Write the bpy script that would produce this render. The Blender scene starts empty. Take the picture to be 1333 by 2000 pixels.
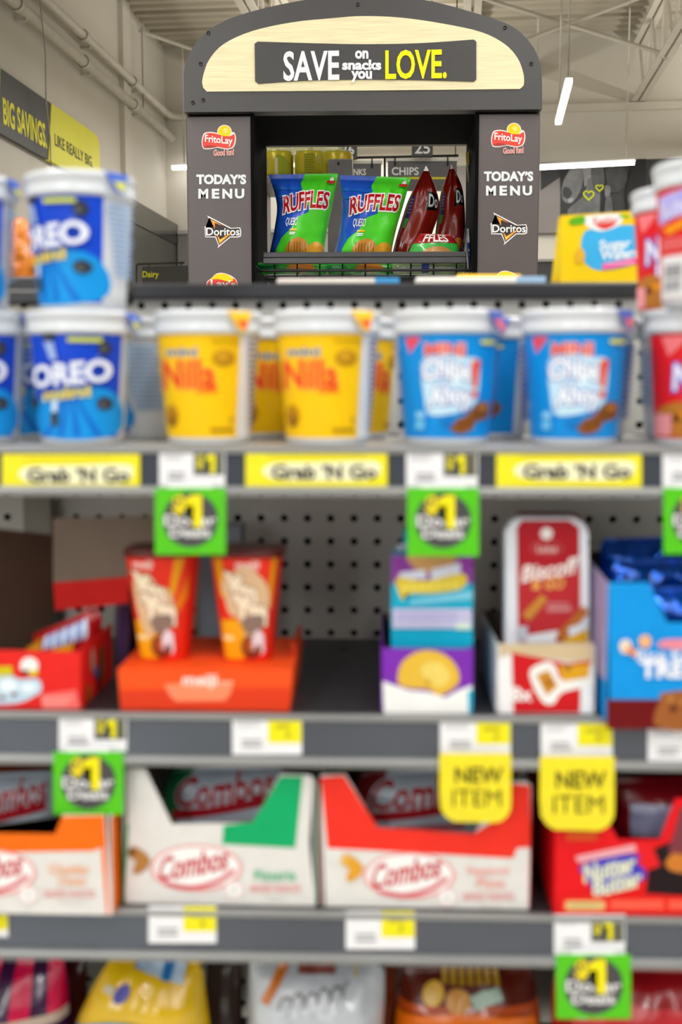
import bpy, bmesh, math, random
from mathutils import Vector, Matrix

random.seed(7)
scn = bpy.context.scene
COL = scn.collection
R = math.radians

# ------------------------------------------------------------------ camera
FPX, EYE, YAW, PITCH = 2190.0, 1.2, 1.93, 6.25
cd = bpy.data.cameras.new('camera')
cd.sensor_fit = 'VERTICAL'; cd.sensor_height = 36.0; cd.sensor_width = 24.0
cd.lens = FPX / 2000 * 36
cd.clip_start = 0.05; cd.clip_end = 100
cd.dof.use_dof = True; cd.dof.focus_distance = 3.95; cd.dof.aperture_fstop = 4.2
cam = bpy.data.objects.new('camera', cd); COL.objects.link(cam)
cam.location = (0, 0, EYE); cam.rotation_euler = (R(90 - PITCH), 0, R(YAW))
scn.camera = cam

# ------------------------------------------------------------------ world, large lights, exposure
STORE = R(-4.2)                       # the building stands a little askew to the gondola
SU = Vector((math.cos(STORE), math.sin(STORE), 0)); SV = Vector((-math.sin(STORE), math.cos(STORE), 0))
def W(u, v, z):
    p = SU * u + SV * v
    return Vector((p.x, p.y, z))

wd = bpy.data.worlds.new('store_air'); scn.world = wd; wd.use_nodes = True
bg = wd.node_tree.nodes['Background']; bg.inputs[0].default_value = (1.0, 0.985, 0.96, 1); bg.inputs[1].default_value = 0.11

def area(name, loc, target, sx, sy, power, col=(1, 1, 1)):
    l = bpy.data.lights.new(name, 'AREA'); l.shape = 'RECTANGLE'; l.size = sx; l.size_y = sy
    l.energy = power; l.color = col
    o = bpy.data.objects.new(name, l); COL.objects.link(o); o.location = loc
    d = Vector(target) - Vector(loc)
    o.rotation_euler = d.to_track_quat('-Z', 'Y').to_euler()
    return o
# rows of LED strips running down the aisles above and behind the camera
for i, u in enumerate((-1.6, 0.9, 3.4)):
    o = area('led_row_light', W(u, -1.2, 3.7), W(u, -1.2, 0), 0.12, 10.0, 195, (1, 0.98, 0.95))
    o.rotation_euler = (0, 0, STORE)
# unseen LED rows further back; upward lamps added to brighten ceiling and wall
for u, e in ((-0.9, 135), (3.2, 140)):
    o = area('led_row_light', W(u, 10.8, 3.85), W(u, 10.8, 0), 0.12, 3.4, e, (1, 0.98, 0.95))
    o.rotation_euler = (0, 0, STORE)
    o = area('added_fill_uplight', W(u, 10.8, 3.9), W(u, 10.8, 5), 0.12, 3.4, e * .42, (1, 0.97, 0.92))
    o.rotation_euler = (R(180), 0, STORE)
# the glazed shop front behind the camera
area('shop_front_daylight', W(-2.6, -6.5, 2.6), (0.05, 1.0, 1.0), 3.2, 2.2, 125, (0.93, 0.97, 1.0))
vs = scn.view_settings
vs.view_transform = 'Standard'; vs.look = 'None'; vs.gamma = 1; vs.use_curve_mapping = False; vs.exposure = 0.0

# ------------------------------------------------------------------ pixel <-> place helpers (1333 x 2000 frame)
_y, _p = R(YAW), R(PITCH)
C_F = Vector((-math.sin(_y) * math.cos(_p), math.cos(_y) * math.cos(_p), -math.sin(_p)))
C_R = Vector((math.cos(_y), math.sin(_y), 0)); C_U = C_R.cross(C_F)
C_O = Vector((0, 0, EYE))
def ray(x, y): return C_R * ((x - 666.5) / FPX) + C_U * ((1000 - y) / FPX) + C_F
def P(x, y, Y):
    d = ray(x, y); return C_O + d * (Y / d.y)
def PS(x, y, v):                      # store plane v -> (u, z)
    d = ray(x, y); q = d * (v / d.dot(SV)); return q.dot(SU), EYE + q.z
def PL(x, y, u):                      # store plane u -> (v, z)
    d = ray(x, y); q = d * (u / d.dot(SU)); return q.dot(SV), EYE + q.z

# ------------------------------------------------------------------ materials
def lin(c): return c / 12.92 if c <= .04045 else ((c + .055) / 1.055) ** 2.4
def rgb(h):
    h = h.lstrip('#'); return tuple(lin(int(h[i:i + 2], 16) / 255) for i in (0, 2, 4))
_M = {}
def M(h, rough=.45, metal=0.0, var=.06, scale=40.0, bump=0.0, coat=0.0, stretch=None, alpha=1.0, trans=0.0, emit=0.0, spec=.5):
    key = (h, rough, metal, var, scale, bump, coat, stretch, alpha, trans, emit, spec)
    if key in _M: return _M[key]
    m = bpy.data.materials.new('surface_' + h.strip('#')); m.use_nodes = True
    nt = m.node_tree; b = nt.nodes['Principled BSDF']
    c = rgb(h)
    b.inputs['Roughness'].default_value = rough; b.inputs['Metallic'].default_value = metal; b.inputs['Specular IOR Level'].default_value = spec
    if coat: b.inputs['Coat Weight'].default_value = coat; b.inputs['Coat Roughness'].default_value = .08
    if alpha < 1: b.inputs['Alpha'].default_value = alpha
    if trans: b.inputs['Transmission Weight'].default_value = trans
    if emit:
        b.inputs['Emission Color'].default_value = (*c, 1); b.inputs['Emission Strength'].default_value = emit
    tc = nt.nodes.new('ShaderNodeTexCoord'); mp = nt.nodes.new('ShaderNodeMapping')
    if stretch: mp.inputs['Scale'].default_value = stretch
    nz = nt.nodes.new('ShaderNodeTexNoise'); nz.inputs['Scale'].default_value = scale; nz.inputs['Detail'].default_value = 3
    nt.links.new(tc.outputs['Object'], mp.inputs[0]); nt.links.new(mp.outputs[0], nz.inputs['Vector'])
    rp = nt.nodes.new('ShaderNodeValToRGB')
    rp.color_ramp.elements[0].position = .3; rp.color_ramp.elements[1].position = .7
    rp.color_ramp.elements[0].color = (*[x * (1 - var) for x in c], 1)
    rp.color_ramp.elements[1].color = (*[min(1, x * (1 + var)) for x in c], 1)
    nt.links.new(nz.outputs['Fac'], rp.inputs[0]); nt.links.new(rp.outputs[0], b.inputs['Base Color'])
    if bump:
        bp = nt.nodes.new('ShaderNodeBump'); bp.inputs['Strength'].default_value = bump; bp.inputs['Distance'].default_value = .01
        nt.links.new(nz.outputs['Fac'], bp.inputs['Height']); nt.links.new(bp.outputs[0], b.inputs['Normal'])
    _M[key] = m
    return m
def INK(h): return M(h, .42, var=.03, spec=.22)                        # print on card or plastic
def FILM(h, bump=.25): return M(h, .24, var=.08, scale=22, bump=bump, coat=.6)    # glossy bag film
def FINK(h): return M(h, .26, var=.05, scale=30, bump=.15)
def CARD(h): return M(h, .55, var=.04, scale=60, spec=.2)
def PAINT(h, r=.5): return M(h, r, var=.04, scale=3)
def METAL(h, r=.35): return M(h, r, .6, var=.05, scale=15)

# ------------------------------------------------------------------ mesh builder
ROOT = {}
def ident(x, y, z): return Vector((x, y, z))
class MB:
    def __init__(s, fr=ident): s.v = []; s.f = []; s.mi = []; s.sm = []; s.mats = []; s.fr = fr
    def mat(s, m):
        if m not in s.mats: s.mats.append(m)
        return s.mats.index(m)
    def add(s, vs, fs, m, smooth=False, raw=False):
        n = len(s.v); k = s.mat(m)
        s.v += [Vector(p) if raw else s.fr(*p) for p in vs]
        for f in fs: s.f.append([n + i for i in f]); s.mi.append(k); s.sm.append(smooth)
        return s
    def box(s, x0, x1, y0, y1, z0, z1, m, bev=0):
        if bev:
            b = min(bev, abs(x1 - x0) * .45, abs(y1 - y0) * .45, abs(z1 - z0) * .45)
            vs = []; fs = []
            bm = bmesh.new(); bmesh.ops.create_cube(bm, size=1)
            for q in bm.verts:
                q.co = Vector(((x0 + x1) / 2 + q.co.x * (x1 - x0), (y0 + y1) / 2 + q.co.y * (y1 - y0), (z0 + z1) / 2 + q.co.z * (z1 - z0)))
            bmesh.ops.bevel(bm, geom=bm.edges[:], offset=b, segments=2, affect='EDGES', profile=.5)
            bm.verts.index_update()
            s.add([q.co[:] for q in bm.verts], [[q.index for q in f.verts] for f in bm.faces], m); bm.free()
            return s
        vs = [(x, y, z) for x in (x0, x1) for y in (y0, y1) for z in (z0, z1)]
        return s.add(vs, [(0, 1, 3, 2), (4, 6, 7, 5), (0, 4, 5, 1), (2, 3, 7, 6), (0, 2, 6, 4), (1, 5, 7, 3)], m)
    def hexa(s, a, b, m):                # two quads (front, back), each 4 points in order
        return s.add(list(a) + list(b), [(0, 1, 2, 3), (7, 6, 5, 4), (0, 4, 5, 1), (1, 5, 6, 2), (2, 6, 7, 3), (3, 7, 4, 0)], m)
    def prism(s, poly, y0, y1, m, axis='y'):
        n = len(poly)
        if axis == 'y': vs = [(x, y0, z) for x, z in poly] + [(x, y1, z) for x, z in poly]
        elif axis == 'x': vs = [(y0, x, z) for x, z in poly] + [(y1, x, z) for x, z in poly]
        else: vs = [(x, z, y0) for x, z in poly] + [(x, z, y1) for x, z in poly]
        fs = [list(range(n)), list(range(2 * n - 1, n - 1, -1))] + [(i, n + i, n + (i + 1) % n, (i + 1) % n) for i in range(n)]
        return s.add(vs, fs, m)
    def tube(s, pts, r, m, n=8):
        pts = [Vector(p) for p in pts]; vs = []; fs = []
        for i, p in enumerate(pts):
            d = (pts[min(i + 1, len(pts) - 1)] - pts[max(i - 1, 0)]).normalized()
            a = d.cross(Vector((0, 0, 1)));
            if a.length < .01: a = d.cross(Vector((1, 0, 0)))
            a.normalize(); b = d.cross(a)
            for k in range(n):
                t = 2 * math.pi * k / n; q = p + (a * math.cos(t) + b * math.sin(t)) * r; vs.append(q[:])
        for i in range(len(pts) - 1):
            for k in range(n): fs.append((i * n + k, i * n + (k + 1) % n, (i + 1) * n + (k + 1) % n, (i + 1) * n + k))
        fs.append(list(range(n))); fs.append(list(range(len(pts) * n - 1, (len(pts) - 1) * n - 1, -1)))
        return s.add(vs, fs, m, True)
    def lathe(s, prof, m, n=48, cx=0, cy=0, power=2.0):
        vs = []; fs = []
        for r, z in prof:
            for k in range(n):
                t = 2 * math.pi * k / n; c, q = math.cos(t), math.sin(t)
                e = (abs(c) ** power + abs(q) ** power) ** (-1 / power)
                vs.append((cx + r * c * e, cy + r * q * e, z))
        for i in range(len(prof) - 1):
            for k in range(n): fs.append((i * n + k, i * n + (k + 1) % n, (i + 1) * n + (k + 1) % n, (i + 1) * n + k))
        s.add(vs, fs, m, True)
        s.add([(cx + p[0], cy + p[1], p[2]) for p in [(v[0] - cx, v[1] - cy, v[2]) for v in vs[:n]]], [list(range(n))], m)
        return s.add(vs[-n:], [list(range(n))], m)
    def grid(s, fn, nu, nv, m, smooth=True, u0=0, u1=1, v0=0, v1=1):
        vs = [fn(u0 + (u1 - u0) * i / nu, v0 + (v1 - v0) * j / nv)[:] for j in range(nv + 1) for i in range(nu + 1)]
        fs = [(j * (nu + 1) + i, j * (nu + 1) + i + 1, (j + 1) * (nu + 1) + i + 1, (j + 1) * (nu + 1) + i) for j in range(nv) for i in range(nu)]
        return s.add(vs, fs, m, smooth)
    def build(s, name, parent=None, mtx=None):
        if parent is not None: mtx = ROOT[parent.name]
        elif mtx is None:                 # origin at the base centre
            lo = [min(q[i] for q in s.v) for i in range(3)]; hi = [max(q[i] for q in s.v) for i in range(3)]
            mtx = Matrix.Translation(((lo[0] + hi[0]) / 2, (lo[1] + hi[1]) / 2, lo[2]))
        inv = mtx.inverted()
        me = bpy.data.meshes.new(name)
        me.from_pydata([(inv @ q)[:] for q in s.v], [], s.f)
        for m in s.mats: me.materials.append(m)
        me.polygons.foreach_set('material_index', s.mi); me.polygons.foreach_set('use_smooth', s.sm)
        me.update()
        o = bpy.data.objects.new(name, me); COL.objects.link(o)
        if parent is not None: o.parent = parent
        else: o.matrix_world = mtx
        ROOT[o.name] = mtx
        return o

def tag(o, label, cat, group=None):
    o['label'] = label; o['category'] = cat
    if group: o['group'] = group
    return o
def thing(name, label, cat, loc, rotz=0, group=None):
    o = bpy.data.objects.new(name, None); COL.objects.link(o); o.empty_display_size = .05
    o.location = loc; o.rotation_euler = (0, 0, rotz)
    ROOT[o.name] = Matrix.Translation(loc) @ Matrix.Rotation(rotz, 4, 'Z')
    return tag(o, label, cat, group)
def struct(o): o['kind'] = 'structure'; return o
def dup(root, loc, rotz, label):
    r = root.copy(); COL.objects.link(r); r.location = loc; r.rotation_euler = (0, 0, rotz); r['label'] = label
    for ch in list(root.children):
        c = ch.copy(); COL.objects.link(c); c.parent = r
        for g in list(ch.children):
            d = g.copy(); COL.objects.link(d); d.parent = c
    return r

# ------------------------------------------------------------------ flat print (lettering, pictures) laid on a surface
_T = {}
def glyphs(s, off):
    key = (s, off)
    if key in _T: return _T[key]
    cu = bpy.data.curves.new('lettering', 'FONT'); cu.body = s; cu.offset = off; cu.resolution_u = 3
    ob = bpy.data.objects.new('lettering', cu); COL.objects.link(ob)
    me = ob.evaluated_get(bpy.context.evaluated_depsgraph_get()).to_mesh()
    d = ([(v.co.x, v.co.y) for v in me.vertices], [list(p.vertices) for p in me.polygons])
    bpy.data.objects.remove(ob); bpy.data.curves.remove(cu)
    _T[key] = d
    return d
def catmull(pts, n=5, closed=True):
    out = []; k = len(pts)
    for i in range(k if closed else k - 1):
        g = (lambda j: pts[j % k]) if closed else (lambda j: pts[max(0, min(k - 1, j))])
        a, b, c, d = g(i - 1), g(i), g(i + 1), g(i + 2)
        for q in range(n):
            t = q / n
            out.append(tuple(.5 * (2 * b[e] + (c[e] - a[e]) * t + (2 * a[e] - 5 * b[e] + 4 * c[e] - d[e]) * t * t + (3 * b[e] - a[e] - 3 * c[e] + d[e]) * t ** 3) for e in (0, 1)))
    if not closed: out.append(pts[-1])
    return out
def flat(Y):                             # picture coordinates -> plane Y
    def S(x, y, o):
        p = P(x, y, Y); return Vector((p.x, Y - o, p.z))
    return S
def sflat(v):
    def S(x, y, o):
        u, z = PS(x, y, v); return W(u, v - o, z)
    return S
class Print:
    def __init__(s, S, du=None, dv=None, off=.0004, step=.00012):
        s.S = S; s.du = du; s.dv = dv; s.o = off; s.step = step; s.mb = MB()
    def put(s, vs, fs, m):
        bm = bmesh.new(); q = [bm.verts.new((x, y, 0)) for x, y in vs]
        for f in fs:
            try: bm.faces.new([q[i] for i in f])
            except ValueError: pass
        bmesh.ops.triangulate(bm, faces=bm.faces[:])
        for ax, d in ((0, s.du), (1, s.dv)):
            if not d or not vs: continue
            lo = min(p[ax] for p in vs); hi = max(p[ax] for p in vs)
            for k in range(math.floor(lo / d) + 1, math.ceil(hi / d)):
                co = [0, 0, 0]; no = [0, 0, 0]; co[ax] = k * d; no[ax] = 1
                bmesh.ops.bisect_plane(bm, geom=bm.verts[:] + bm.edges[:] + bm.faces[:], plane_co=co, plane_no=no, dist=1e-7)
        bm.verts.index_update()
        s.mb.add([s.S(v.co.x, v.co.y, s.o) for v in bm.verts], [[v.index for v in f.verts] for f in bm.faces], m, bool(s.du), raw=True)
        bm.free(); s.o += s.step
        return s
    def poly(s, pts, m): return s.put(pts, [list(range(len(pts)))], m)
    def blob(s, pts, m, n=5): return s.poly(catmull(pts, n), m)
    def rect(s, x0, y0, x1, y1, m): return s.poly([(x0, y0), (x1, y0), (x1, y1), (x0, y1)], m)
    def rrect(s, x0, y0, x1, y1, r, m):
        pts = []
        for cx, cy, a in ((x1 - r, y0 + r, -90), (x1 - r, y1 - r, 0), (x0 + r, y1 - r, 90), (x0 + r, y0 + r, 180)):
            for k in range(4): t = R(a + 30 * k); pts.append((cx + r * math.cos(t), cy + r * math.sin(t)))
        return s.poly(pts, m)
    def ell(s, cx, cy, rx, ry, m, n=24, a0=0, a1=360, wob=0):
        pts = [(cx + rx * (1 + wob * (-1) ** k) * math.cos(R(a0 + (a1 - a0) * k / n)), cy + ry * (1 + wob * (-1) ** k) * math.sin(R(a0 + (a1 - a0) * k / n))) for k in range(n + (a1 - a0 < 360))]
        return s.poly(pts, m)
    def stroke(s, pts, w, m):
        L = []; Rr = []
        for i, p in enumerate(pts):
            a = pts[max(i - 1, 0)]; b = pts[min(i + 1, len(pts) - 1)]
            dx, dy = b[0] - a[0], b[1] - a[1]; l = math.hypot(dx, dy) or 1
            L.append((p[0] - dy / l * w / 2, p[1] + dx / l * w / 2)); Rr.append((p[0] + dy / l * w / 2, p[1] - dx / l * w / 2))
        n = len(pts); return s.put(L + Rr, [(i, i + 1, n + i + 1, n + i) for i in range(n - 1)], m)
    def text(s, t, x0, y0, x1, y1, m, bold=.02, rise=0, arc=0, slant=0, out=None, outw=.05):
        bv, _ = glyphs(t, 0.0)
        lx = min(p[0] for p in bv); hx = max(p[0] for p in bv); ly = min(p[1] for p in bv); hy = max(p[1] for p in bv)
        def lay(off, mm):
            v, f = glyphs(t, off); o = []
            for x, y in v:
                a = (x - lx) / (hx - lx); b = (y - ly) / (hy - ly)
                X = x0 + (x1 - x0) * a + slant * (b - .5) * abs(y1 - y0)
                Yy = y1 + (y0 - y1) * b - rise * (a - .5) - arc * (1 - (2 * a - 1) ** 2)
                o.append((X, Yy))
            s.put(o, f, mm)
        bold *= .5
        if out is not None: lay(bold + outw * .8, out)
        lay(bold, m)
        return s
    def one(s, x0, y0, x1, y1, m):
        w = x1 - x0; h = y1 - y0
        return s.poly([(x0 + w * .42, y0), (x1, y0), (x1, y1), (x0 + w * .5, y1), (x0 + w * .5, y0 + h * .3), (x0, y0 + h * .34), (x0, y0 + h * .14)], m)
    def lines(s, x0, y0, x1, y1, n, m, fill=.5):
        h = (y1 - y0) / n
        for k in range(n): s.rect(x0, y0 + h * k, x1 - (x1 - x0) * random.uniform(0, .25), y0 + h * (k + fill), m); s.o -= s.step
        s.o += s.step
        return s
    def build(s, name, parent): return s.mb.build(name, parent)

# ================================================================== THE BUILDING
UL, VB, ZC = -3.43, 13.0, 5.06
WALL = M('#d3cdc0', .7, var=.03, scale=1.2)
WALLB = M('#cfc9bb', .7, var=.03, scale=1.2)
DECK = M('#b5ac9a', .55, var=.05, scale=4)
STEEL = M('#c9c2b3', .5, var=.05, scale=6)
mS = Matrix.Rotation(STORE, 4, 'Z')
def sbuild(mb, name, u, v, z):
    return mb.build(name, None, Matrix.Translation(W(u, v, z)) @ mS)
struct(sbuild(MB(W).box(-3.7, 9, -9, 13.3, -.12, 0, M('#b9b6ae', .3, var=.08, scale=2)), 'floor', 0, 0, 0))
struct(sbuild(MB(W).box(UL - .2, UL, -9, 13.2, 0, 5.3, WALL), 'wall_left', UL, 0, 0))
wb = struct(sbuild(MB(W).box(UL - .2, 9, VB, VB + .2, 0, 5.3, WALLB), 'wall_back', 0, VB, 0))
ce = struct(sbuild(MB(W).box(UL - .2, 9, -9, VB + .2, 5.2, 5.35, DECK), 'ceiling', 0, 0, 5.2))
# corrugated roof deck, sheet by sheet
def deck_profile(v0, w):
    pts = []; n = 3; f = w / n
    for k in range(n):
        a = v0 + k * f
        pts += [(a, ZC), (a + f * .42, ZC), (a + f * .52, ZC + .045), (a + f * .9, ZC + .045)]
    pts += [(v0 + w - .012, ZC + .045), (v0 + w - .012, ZC + .09), (v0 + w, ZC + .09)]
    return pts
w_ = .585; v_ = VB
first = None
for k in range(22):
    v_ -= w_
    if first is None:
        pr = deck_profile(v_, w_)
        full = pr + [(v_ + w_, ZC + .13), (v_, ZC + .13)]
        mb = MB(W).prism(full, UL, 8.9, DECK, axis='x')
        first = mb.build('deck_panel', ce)
    else:
        c = first.copy(); COL.objects.link(c); c.parent = ce; c.location = (0, -w_ * k, 0)
# seam pilaster on the side wall and trim on the rear wall
struct(sbuild(MB(W).box(UL, UL + .05, 11.25, 11.5, 0, ZC, WALL), 'trim_1', UL, 11.4, 0))
struct(sbuild(MB(W).box(-.4, 8.5, VB - .06, VB, 4.24, 4.32, STEEL), 'trim_2', 2, VB, 4.2))
struct(sbuild(MB(W).box(-3.38, -.6, VB - .06, VB, 4.24, 4.32, STEEL), 'trim_3', -2, VB, 4.2))

def joist(u, v0, v1, label):
    t = thing('roof_joist', label, 'joist', W(u, v1, 4.33), STORE, 'open web roof joists')
    for z0, z1, nm in ((4.93, 5.0, 'top_chord'), (4.33, 4.40, 'bottom_chord')):
        for s in (-1, 1):
            MB(W).prism([(u + s * .012, z0), (u + s * .075, z0), (u + s * .075, z0 + .012), (u + s * .024, z0 + .012), (u + s * .024, z1), (u + s * .012, z1)], v0, v1, STEEL).build(nm, t)
    n = max(2, round((v1 - v0) / .42)); d = (v1 - v0) / n
    for k in range(n):
        a, b = (4.36, 4.96) if k % 2 else (4.96, 4.36)
        MB(W).hexa([(u - .012, v0 + k * d, a - .02), (u + .012, v0 + k * d, a - .02), (u + .012, v0 + k * d, a + .02), (u - .012, v0 + k * d, a + .02)],
                   [(u - .012, v0 + (k + 1) * d, b - .02), (u + .012, v0 + (k + 1) * d, b - .02), (u + .012, v0 + (k + 1) * d, b + .02), (u - .012, v0 + (k + 1) * d, b + .02)], STEEL).build('web_bar', t)
        if k % 2 == 0: MB(W).box(u - .014, u + .014, v0 + k * d - .014, v0 + k * d + .014, 4.38, 4.95, STEEL).build('web_post', t)
joist(1.88, 3.0, 12.98, 'cream open-web steel roof joist running to the rear wall at top right')
joist(.05, 6.5, 12.98, 'cream roof joist peeking above the right half of the arched kiosk header')
joist(-1.8, 6.5, 12.98, 'cream roof joist peeking above the left half of the arched kiosk header')

def brace(a, b, label):
    mb = MB(W); mb.tube([a, b], .02, STEEL, 6)
    t = thing('bridging_brace', label, 'brace', W(*b), STORE, 'diagonal bridging braces under the roof deck')
    mb2 = MB(); mb2.v = [W(*p) for p in []]
    q = MB(); q.tube([W(*a), W(*b)], .02, STEEL, 6); q.build('rod', t)
    q = MB(); c = W(*b); q.box(c.x - .04, c.x + .04, c.y - .02, c.y + .02, c.z - .04, c.z + .04, STEEL, .006); q.build('clip', t)
brace((.05, 11.3, 4.96), (1.88, 11.35, 4.37), 'thin diagonal brace falling to the right toward the joist foot')
brace((.05, 11.35, 4.37), (1.88, 11.3, 4.96), 'thin diagonal brace rising to the right toward the joist top')
brace((-3.42, 12.0, 4.95), (-1.8, 12.0, 4.37), 'thin diagonal brace leaving the left wall beside the kiosk header')
brace((1.88, 11.3, 4.40), (3.6, 11.3, 4.9), 'short diagonal brace beyond the joist at the right edge')

# conduits along the left wall
def conduit(z, v0, v1, r, label, turn=0):
    t = thing('conduit_pipe', label, 'pipe', W(UL, v1, z), STORE, 'painted conduits on the left wall')
    pts = [W(UL + .09, v0, z), W(UL + .09, v1, z)]
    if turn: pts = pts[:-1] + [W(UL + .09, v1 - .12, z), W(UL + .12, v1 - .03, z), W(UL + .25, v1, z), W(UL + turn, v1, z)]
    mb = MB(); mb.tube(pts, r, STEEL, 12); mb.build('pipe', t)
    v = v0 + .4
    while v < v1 - .2:
        mb = MB(); mb.tube([W(UL + .09, v, z), W(UL + .09, v + .07, z)], r * 1.3, STEEL, 12); mb.build('coupling', t)
        mb = MB(W); mb.box(UL, UL + .09, v + .2, v + .23, z - r * 1.5, z - r, STEEL); mb.build('bracket', t)
        v += 1.5
conduit(4.06, 2, 12.95, .045, 'lower of the two cream pipes running along the left wall')
conduit(4.285, 2, 12.9, .04, 'upper cream pipe along the left wall turning at the corner', turn=3.0)

# hanging cable on the left wall
v0, z0 = PL(78, 0, UL + .15); v1, z1 = PL(90, 200, UL + .15); v2, z2 = PL(100, 330, UL + .15)
q = MB(); q.tube([W(UL + .15, v0, z0 + .8), W(UL + .15, v0, z0), W(UL + .15, (v0 + v1) / 2 + .05, (z0 + z1) / 2), W(UL + .15, v1, z1), W(UL + .13, v1 + .12, (z1 + z2) / 2), W(UL + .15, v2, z2 - .4)], .006, M('#b3aea3', .6), 6)
tag(q.build('hanging_cable'), 'thin grey cable dangling in front of the big savings banner', 'cable')
v0, z0 = PL(277, 52, UL + .1)
q = MB(); q.tube([W(UL + .1, v0, z0), W(UL + .1, v0, z0 - .9)], .007, M('#8f8a80', .6), 6)
tag(q.build('wall_wire'), 'short dark wire hanging below the roof edge near the corner', 'wire')

# ---- banner on the left wall
def wallS(u):
    def S(x, y, o): return W(u + o, x, -y)
    return S
CH = M('#312e2c', .5, var=.05, scale=5); YL = M('#e3dd1c', .45, var=.04, scale=5)
zt, zb_ = 3.53, 3.06
vsplit = PL(98, 270, UL + .06)[0]
t = thing('wall_banner', 'charcoal banner panel reading big savings on the left wall', 'banner', W(UL, 8, zb_), STORE, 'two banner panels on the left wall')
MB(W).prism([(7.2, zb_), (vsplit - .04, zb_), (vsplit + .06, zt), (7.2, zt)], UL + .02, UL + .05, CH, axis='x').build('panel', t)
pr = Print(wallS(UL + .05), off=.002, step=.001)
a = PL(6, 220, UL + .05); b = PL(90, 250, UL + .05)
pr.text('BIG SAVINGS.', a[0], -PL(6, 192, UL + .05)[1], b[0], -PL(6, 240, UL + .05)[1], INK('#f2ea12'), .06)
pr.poly([(7.2, -zt), (8.17, -zt), (8.1, -zb_), (7.2, -zb_)], INK('#9fd028'))
pr.build('lettering', t)
t = thing('wall_banner', 'yellow banner panel reading like really big on the left wall', 'banner', W(UL, 10, zb_), STORE, 'two banner panels on the left wall')
vend = 10.42
corner = [(vend - .12 + .12 * math.sin(R(k * 15)), zt - .12 + .12 * math.cos(R(k * 15))) for k in range(7)]
MB(W).prism([(vsplit - .035, zb_), (vend, zb_)] + corner[::-1] + [(vsplit + .065, zt)], UL + .02, UL + .055, YL, axis='x').build('panel', t)
pr = Print(wallS(UL + .055), off=.002)
a = PL(107, 280, UL + .055); b = PL(181, 310, UL + .055)
zmid = (a[1] + b[1]) / 2
pr.text('LIKE REALLY BIG.', a[0], -PL(108, 262, UL + .055)[1], b[0], -PL(108, 284, UL + .055)[1], INK('#4a4708'), .03)
pr.build('lettering', t)

# ---- dark soffit over the coolers along the left wall
t = thing('cooler_soffit', 'dark charcoal soffit band running along the left wall above the dairy case', 'soffit', W(UL, 9, 2.0), STORE)
MB(W).box(UL, UL + .12, 11.0, VB - .01, 1.5, 3.075, M('#45443f', .35, var=.05, scale=3)).build('fascia', t)
MB(W).box(UL, UL + .135, 11.0, VB - .01, 2.86, 3.09, M('#171616', .2, var=.05, scale=3, coat=.4)).build('top_strip', t)
t = thing('rear_cladding', 'mid grey cladding panel on the rear wall left of the kiosk', 'cladding', W(-2, VB, 2), STORE)
MB(W).box(UL + .14, -1.5, VB - .05, VB, 1.2, 2.98, M('#75736e', .5, var=.04, scale=3)).build('panel', t)
MB(W).box(UL + .14, -1.5, VB - .07, VB, 2.98, 3.02, M('#a5a29a', .5)).build('cap', t)

# ---- hanging dairy sign
vd = 10.0
def dz(x, y): return PS(x, y, vd)
t = thing('hanging_aisle_sign', 'slanted dark sign with yellow word Dairy hanging left of the kiosk', 'sign', W(*[dz(320, 548)[0], vd, dz(320, 548)[1]]), STORE)
BK = M('#1d1c1c', .45)
MB(W).prism([dz(278, 521), dz(379, 518), dz(362, 562), dz(278, 565)], vd, vd + .02, M('#3a3835', .4)).build('panel', t)
q = MB(); q.tube([W(dz(267, 560)[0], vd, 0), W(dz(267, 560)[0], vd, dz(267, 560)[1]), W(dz(267, 519)[0], vd, dz(267, 519)[1]), W(dz(269, 516)[0], vd, dz(269, 516)[1]), W(dz(361, 513)[0], vd, dz(361, 513)[1])], .01, BK, 6); q.build('rail', t)
for x in (291, 354):
    q = MB(); q.tube([W(dz(x, 515)[0], vd + .005, dz(x, 515)[1]), W(dz(x, 523)[0], vd + .005, dz(x, 523)[1])], .006, BK, 6); q.build('hook', t)
pr = Print(sflat(vd), off=.002); pr.text('Dairy', 279, 530, 310, 545, INK('#f0ea20'), .02); pr.build('lettering', t)

# ---- mural on the rear wall
vm = VB - .06
def mz(x, y): return PS(x, y, vm)
t = thing('wall_mural', 'black and white photo mural with yellow hearts on the rear wall', 'mural', W(mz(1095, 458)[0], VB, mz(1095, 458)[1]), STORE)
MB(W).prism([mz(885, 324), mz(1400, 306), mz(1400, 449), mz(885, 458)], vm, VB, M('#8b8581', .35, var=.05, scale=2)).build('panel', t)
pr = Print(sflat(vm), off=.003, step=.002)
G = lambda g: M('#%02x%02x%02x' % ((int(g * .72),) * 3), .4, var=.25, scale=9)
pr.poly([(1095, 317), (1400, 307), (1400, 447), (1095, 456)], G(70))
pr.poly([(1057, 318), (1095, 317), (1095, 346), (1057, 372)], G(60))
pr.blob([(1112, 330), (1135, 322), (1140, 345), (1134, 372), (1118, 396), (1100, 390), (1098, 352)], G(168))
pr.blob([(1096, 322), (1120, 320), (1112, 334), (1102, 352), (1096, 372)], G(34))
pr.blob([(1102, 366), (1112, 368), (1118, 378), (1110, 388), (1100, 382)], G(70))
pr.blob([(1110, 390), (1120, 386), (1119, 393), (1112, 396)], G(225))
pr.poly([(1138, 318), (1155, 317), (1156, 352), (1142, 366)], G(205))
pr.blob([(1150, 350), (1166, 352), (1174, 380), (1172, 420), (1120, 430), (1110, 410), (1140, 382)], G(150))
pr.blob([(1156, 330), (1176, 326), (1181, 350), (1178, 372), (1166, 378), (1156, 352)], G(120))
pr.poly([(1173, 372), (1182, 370), (1182, 425), (1172, 425)], G(24))
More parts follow.
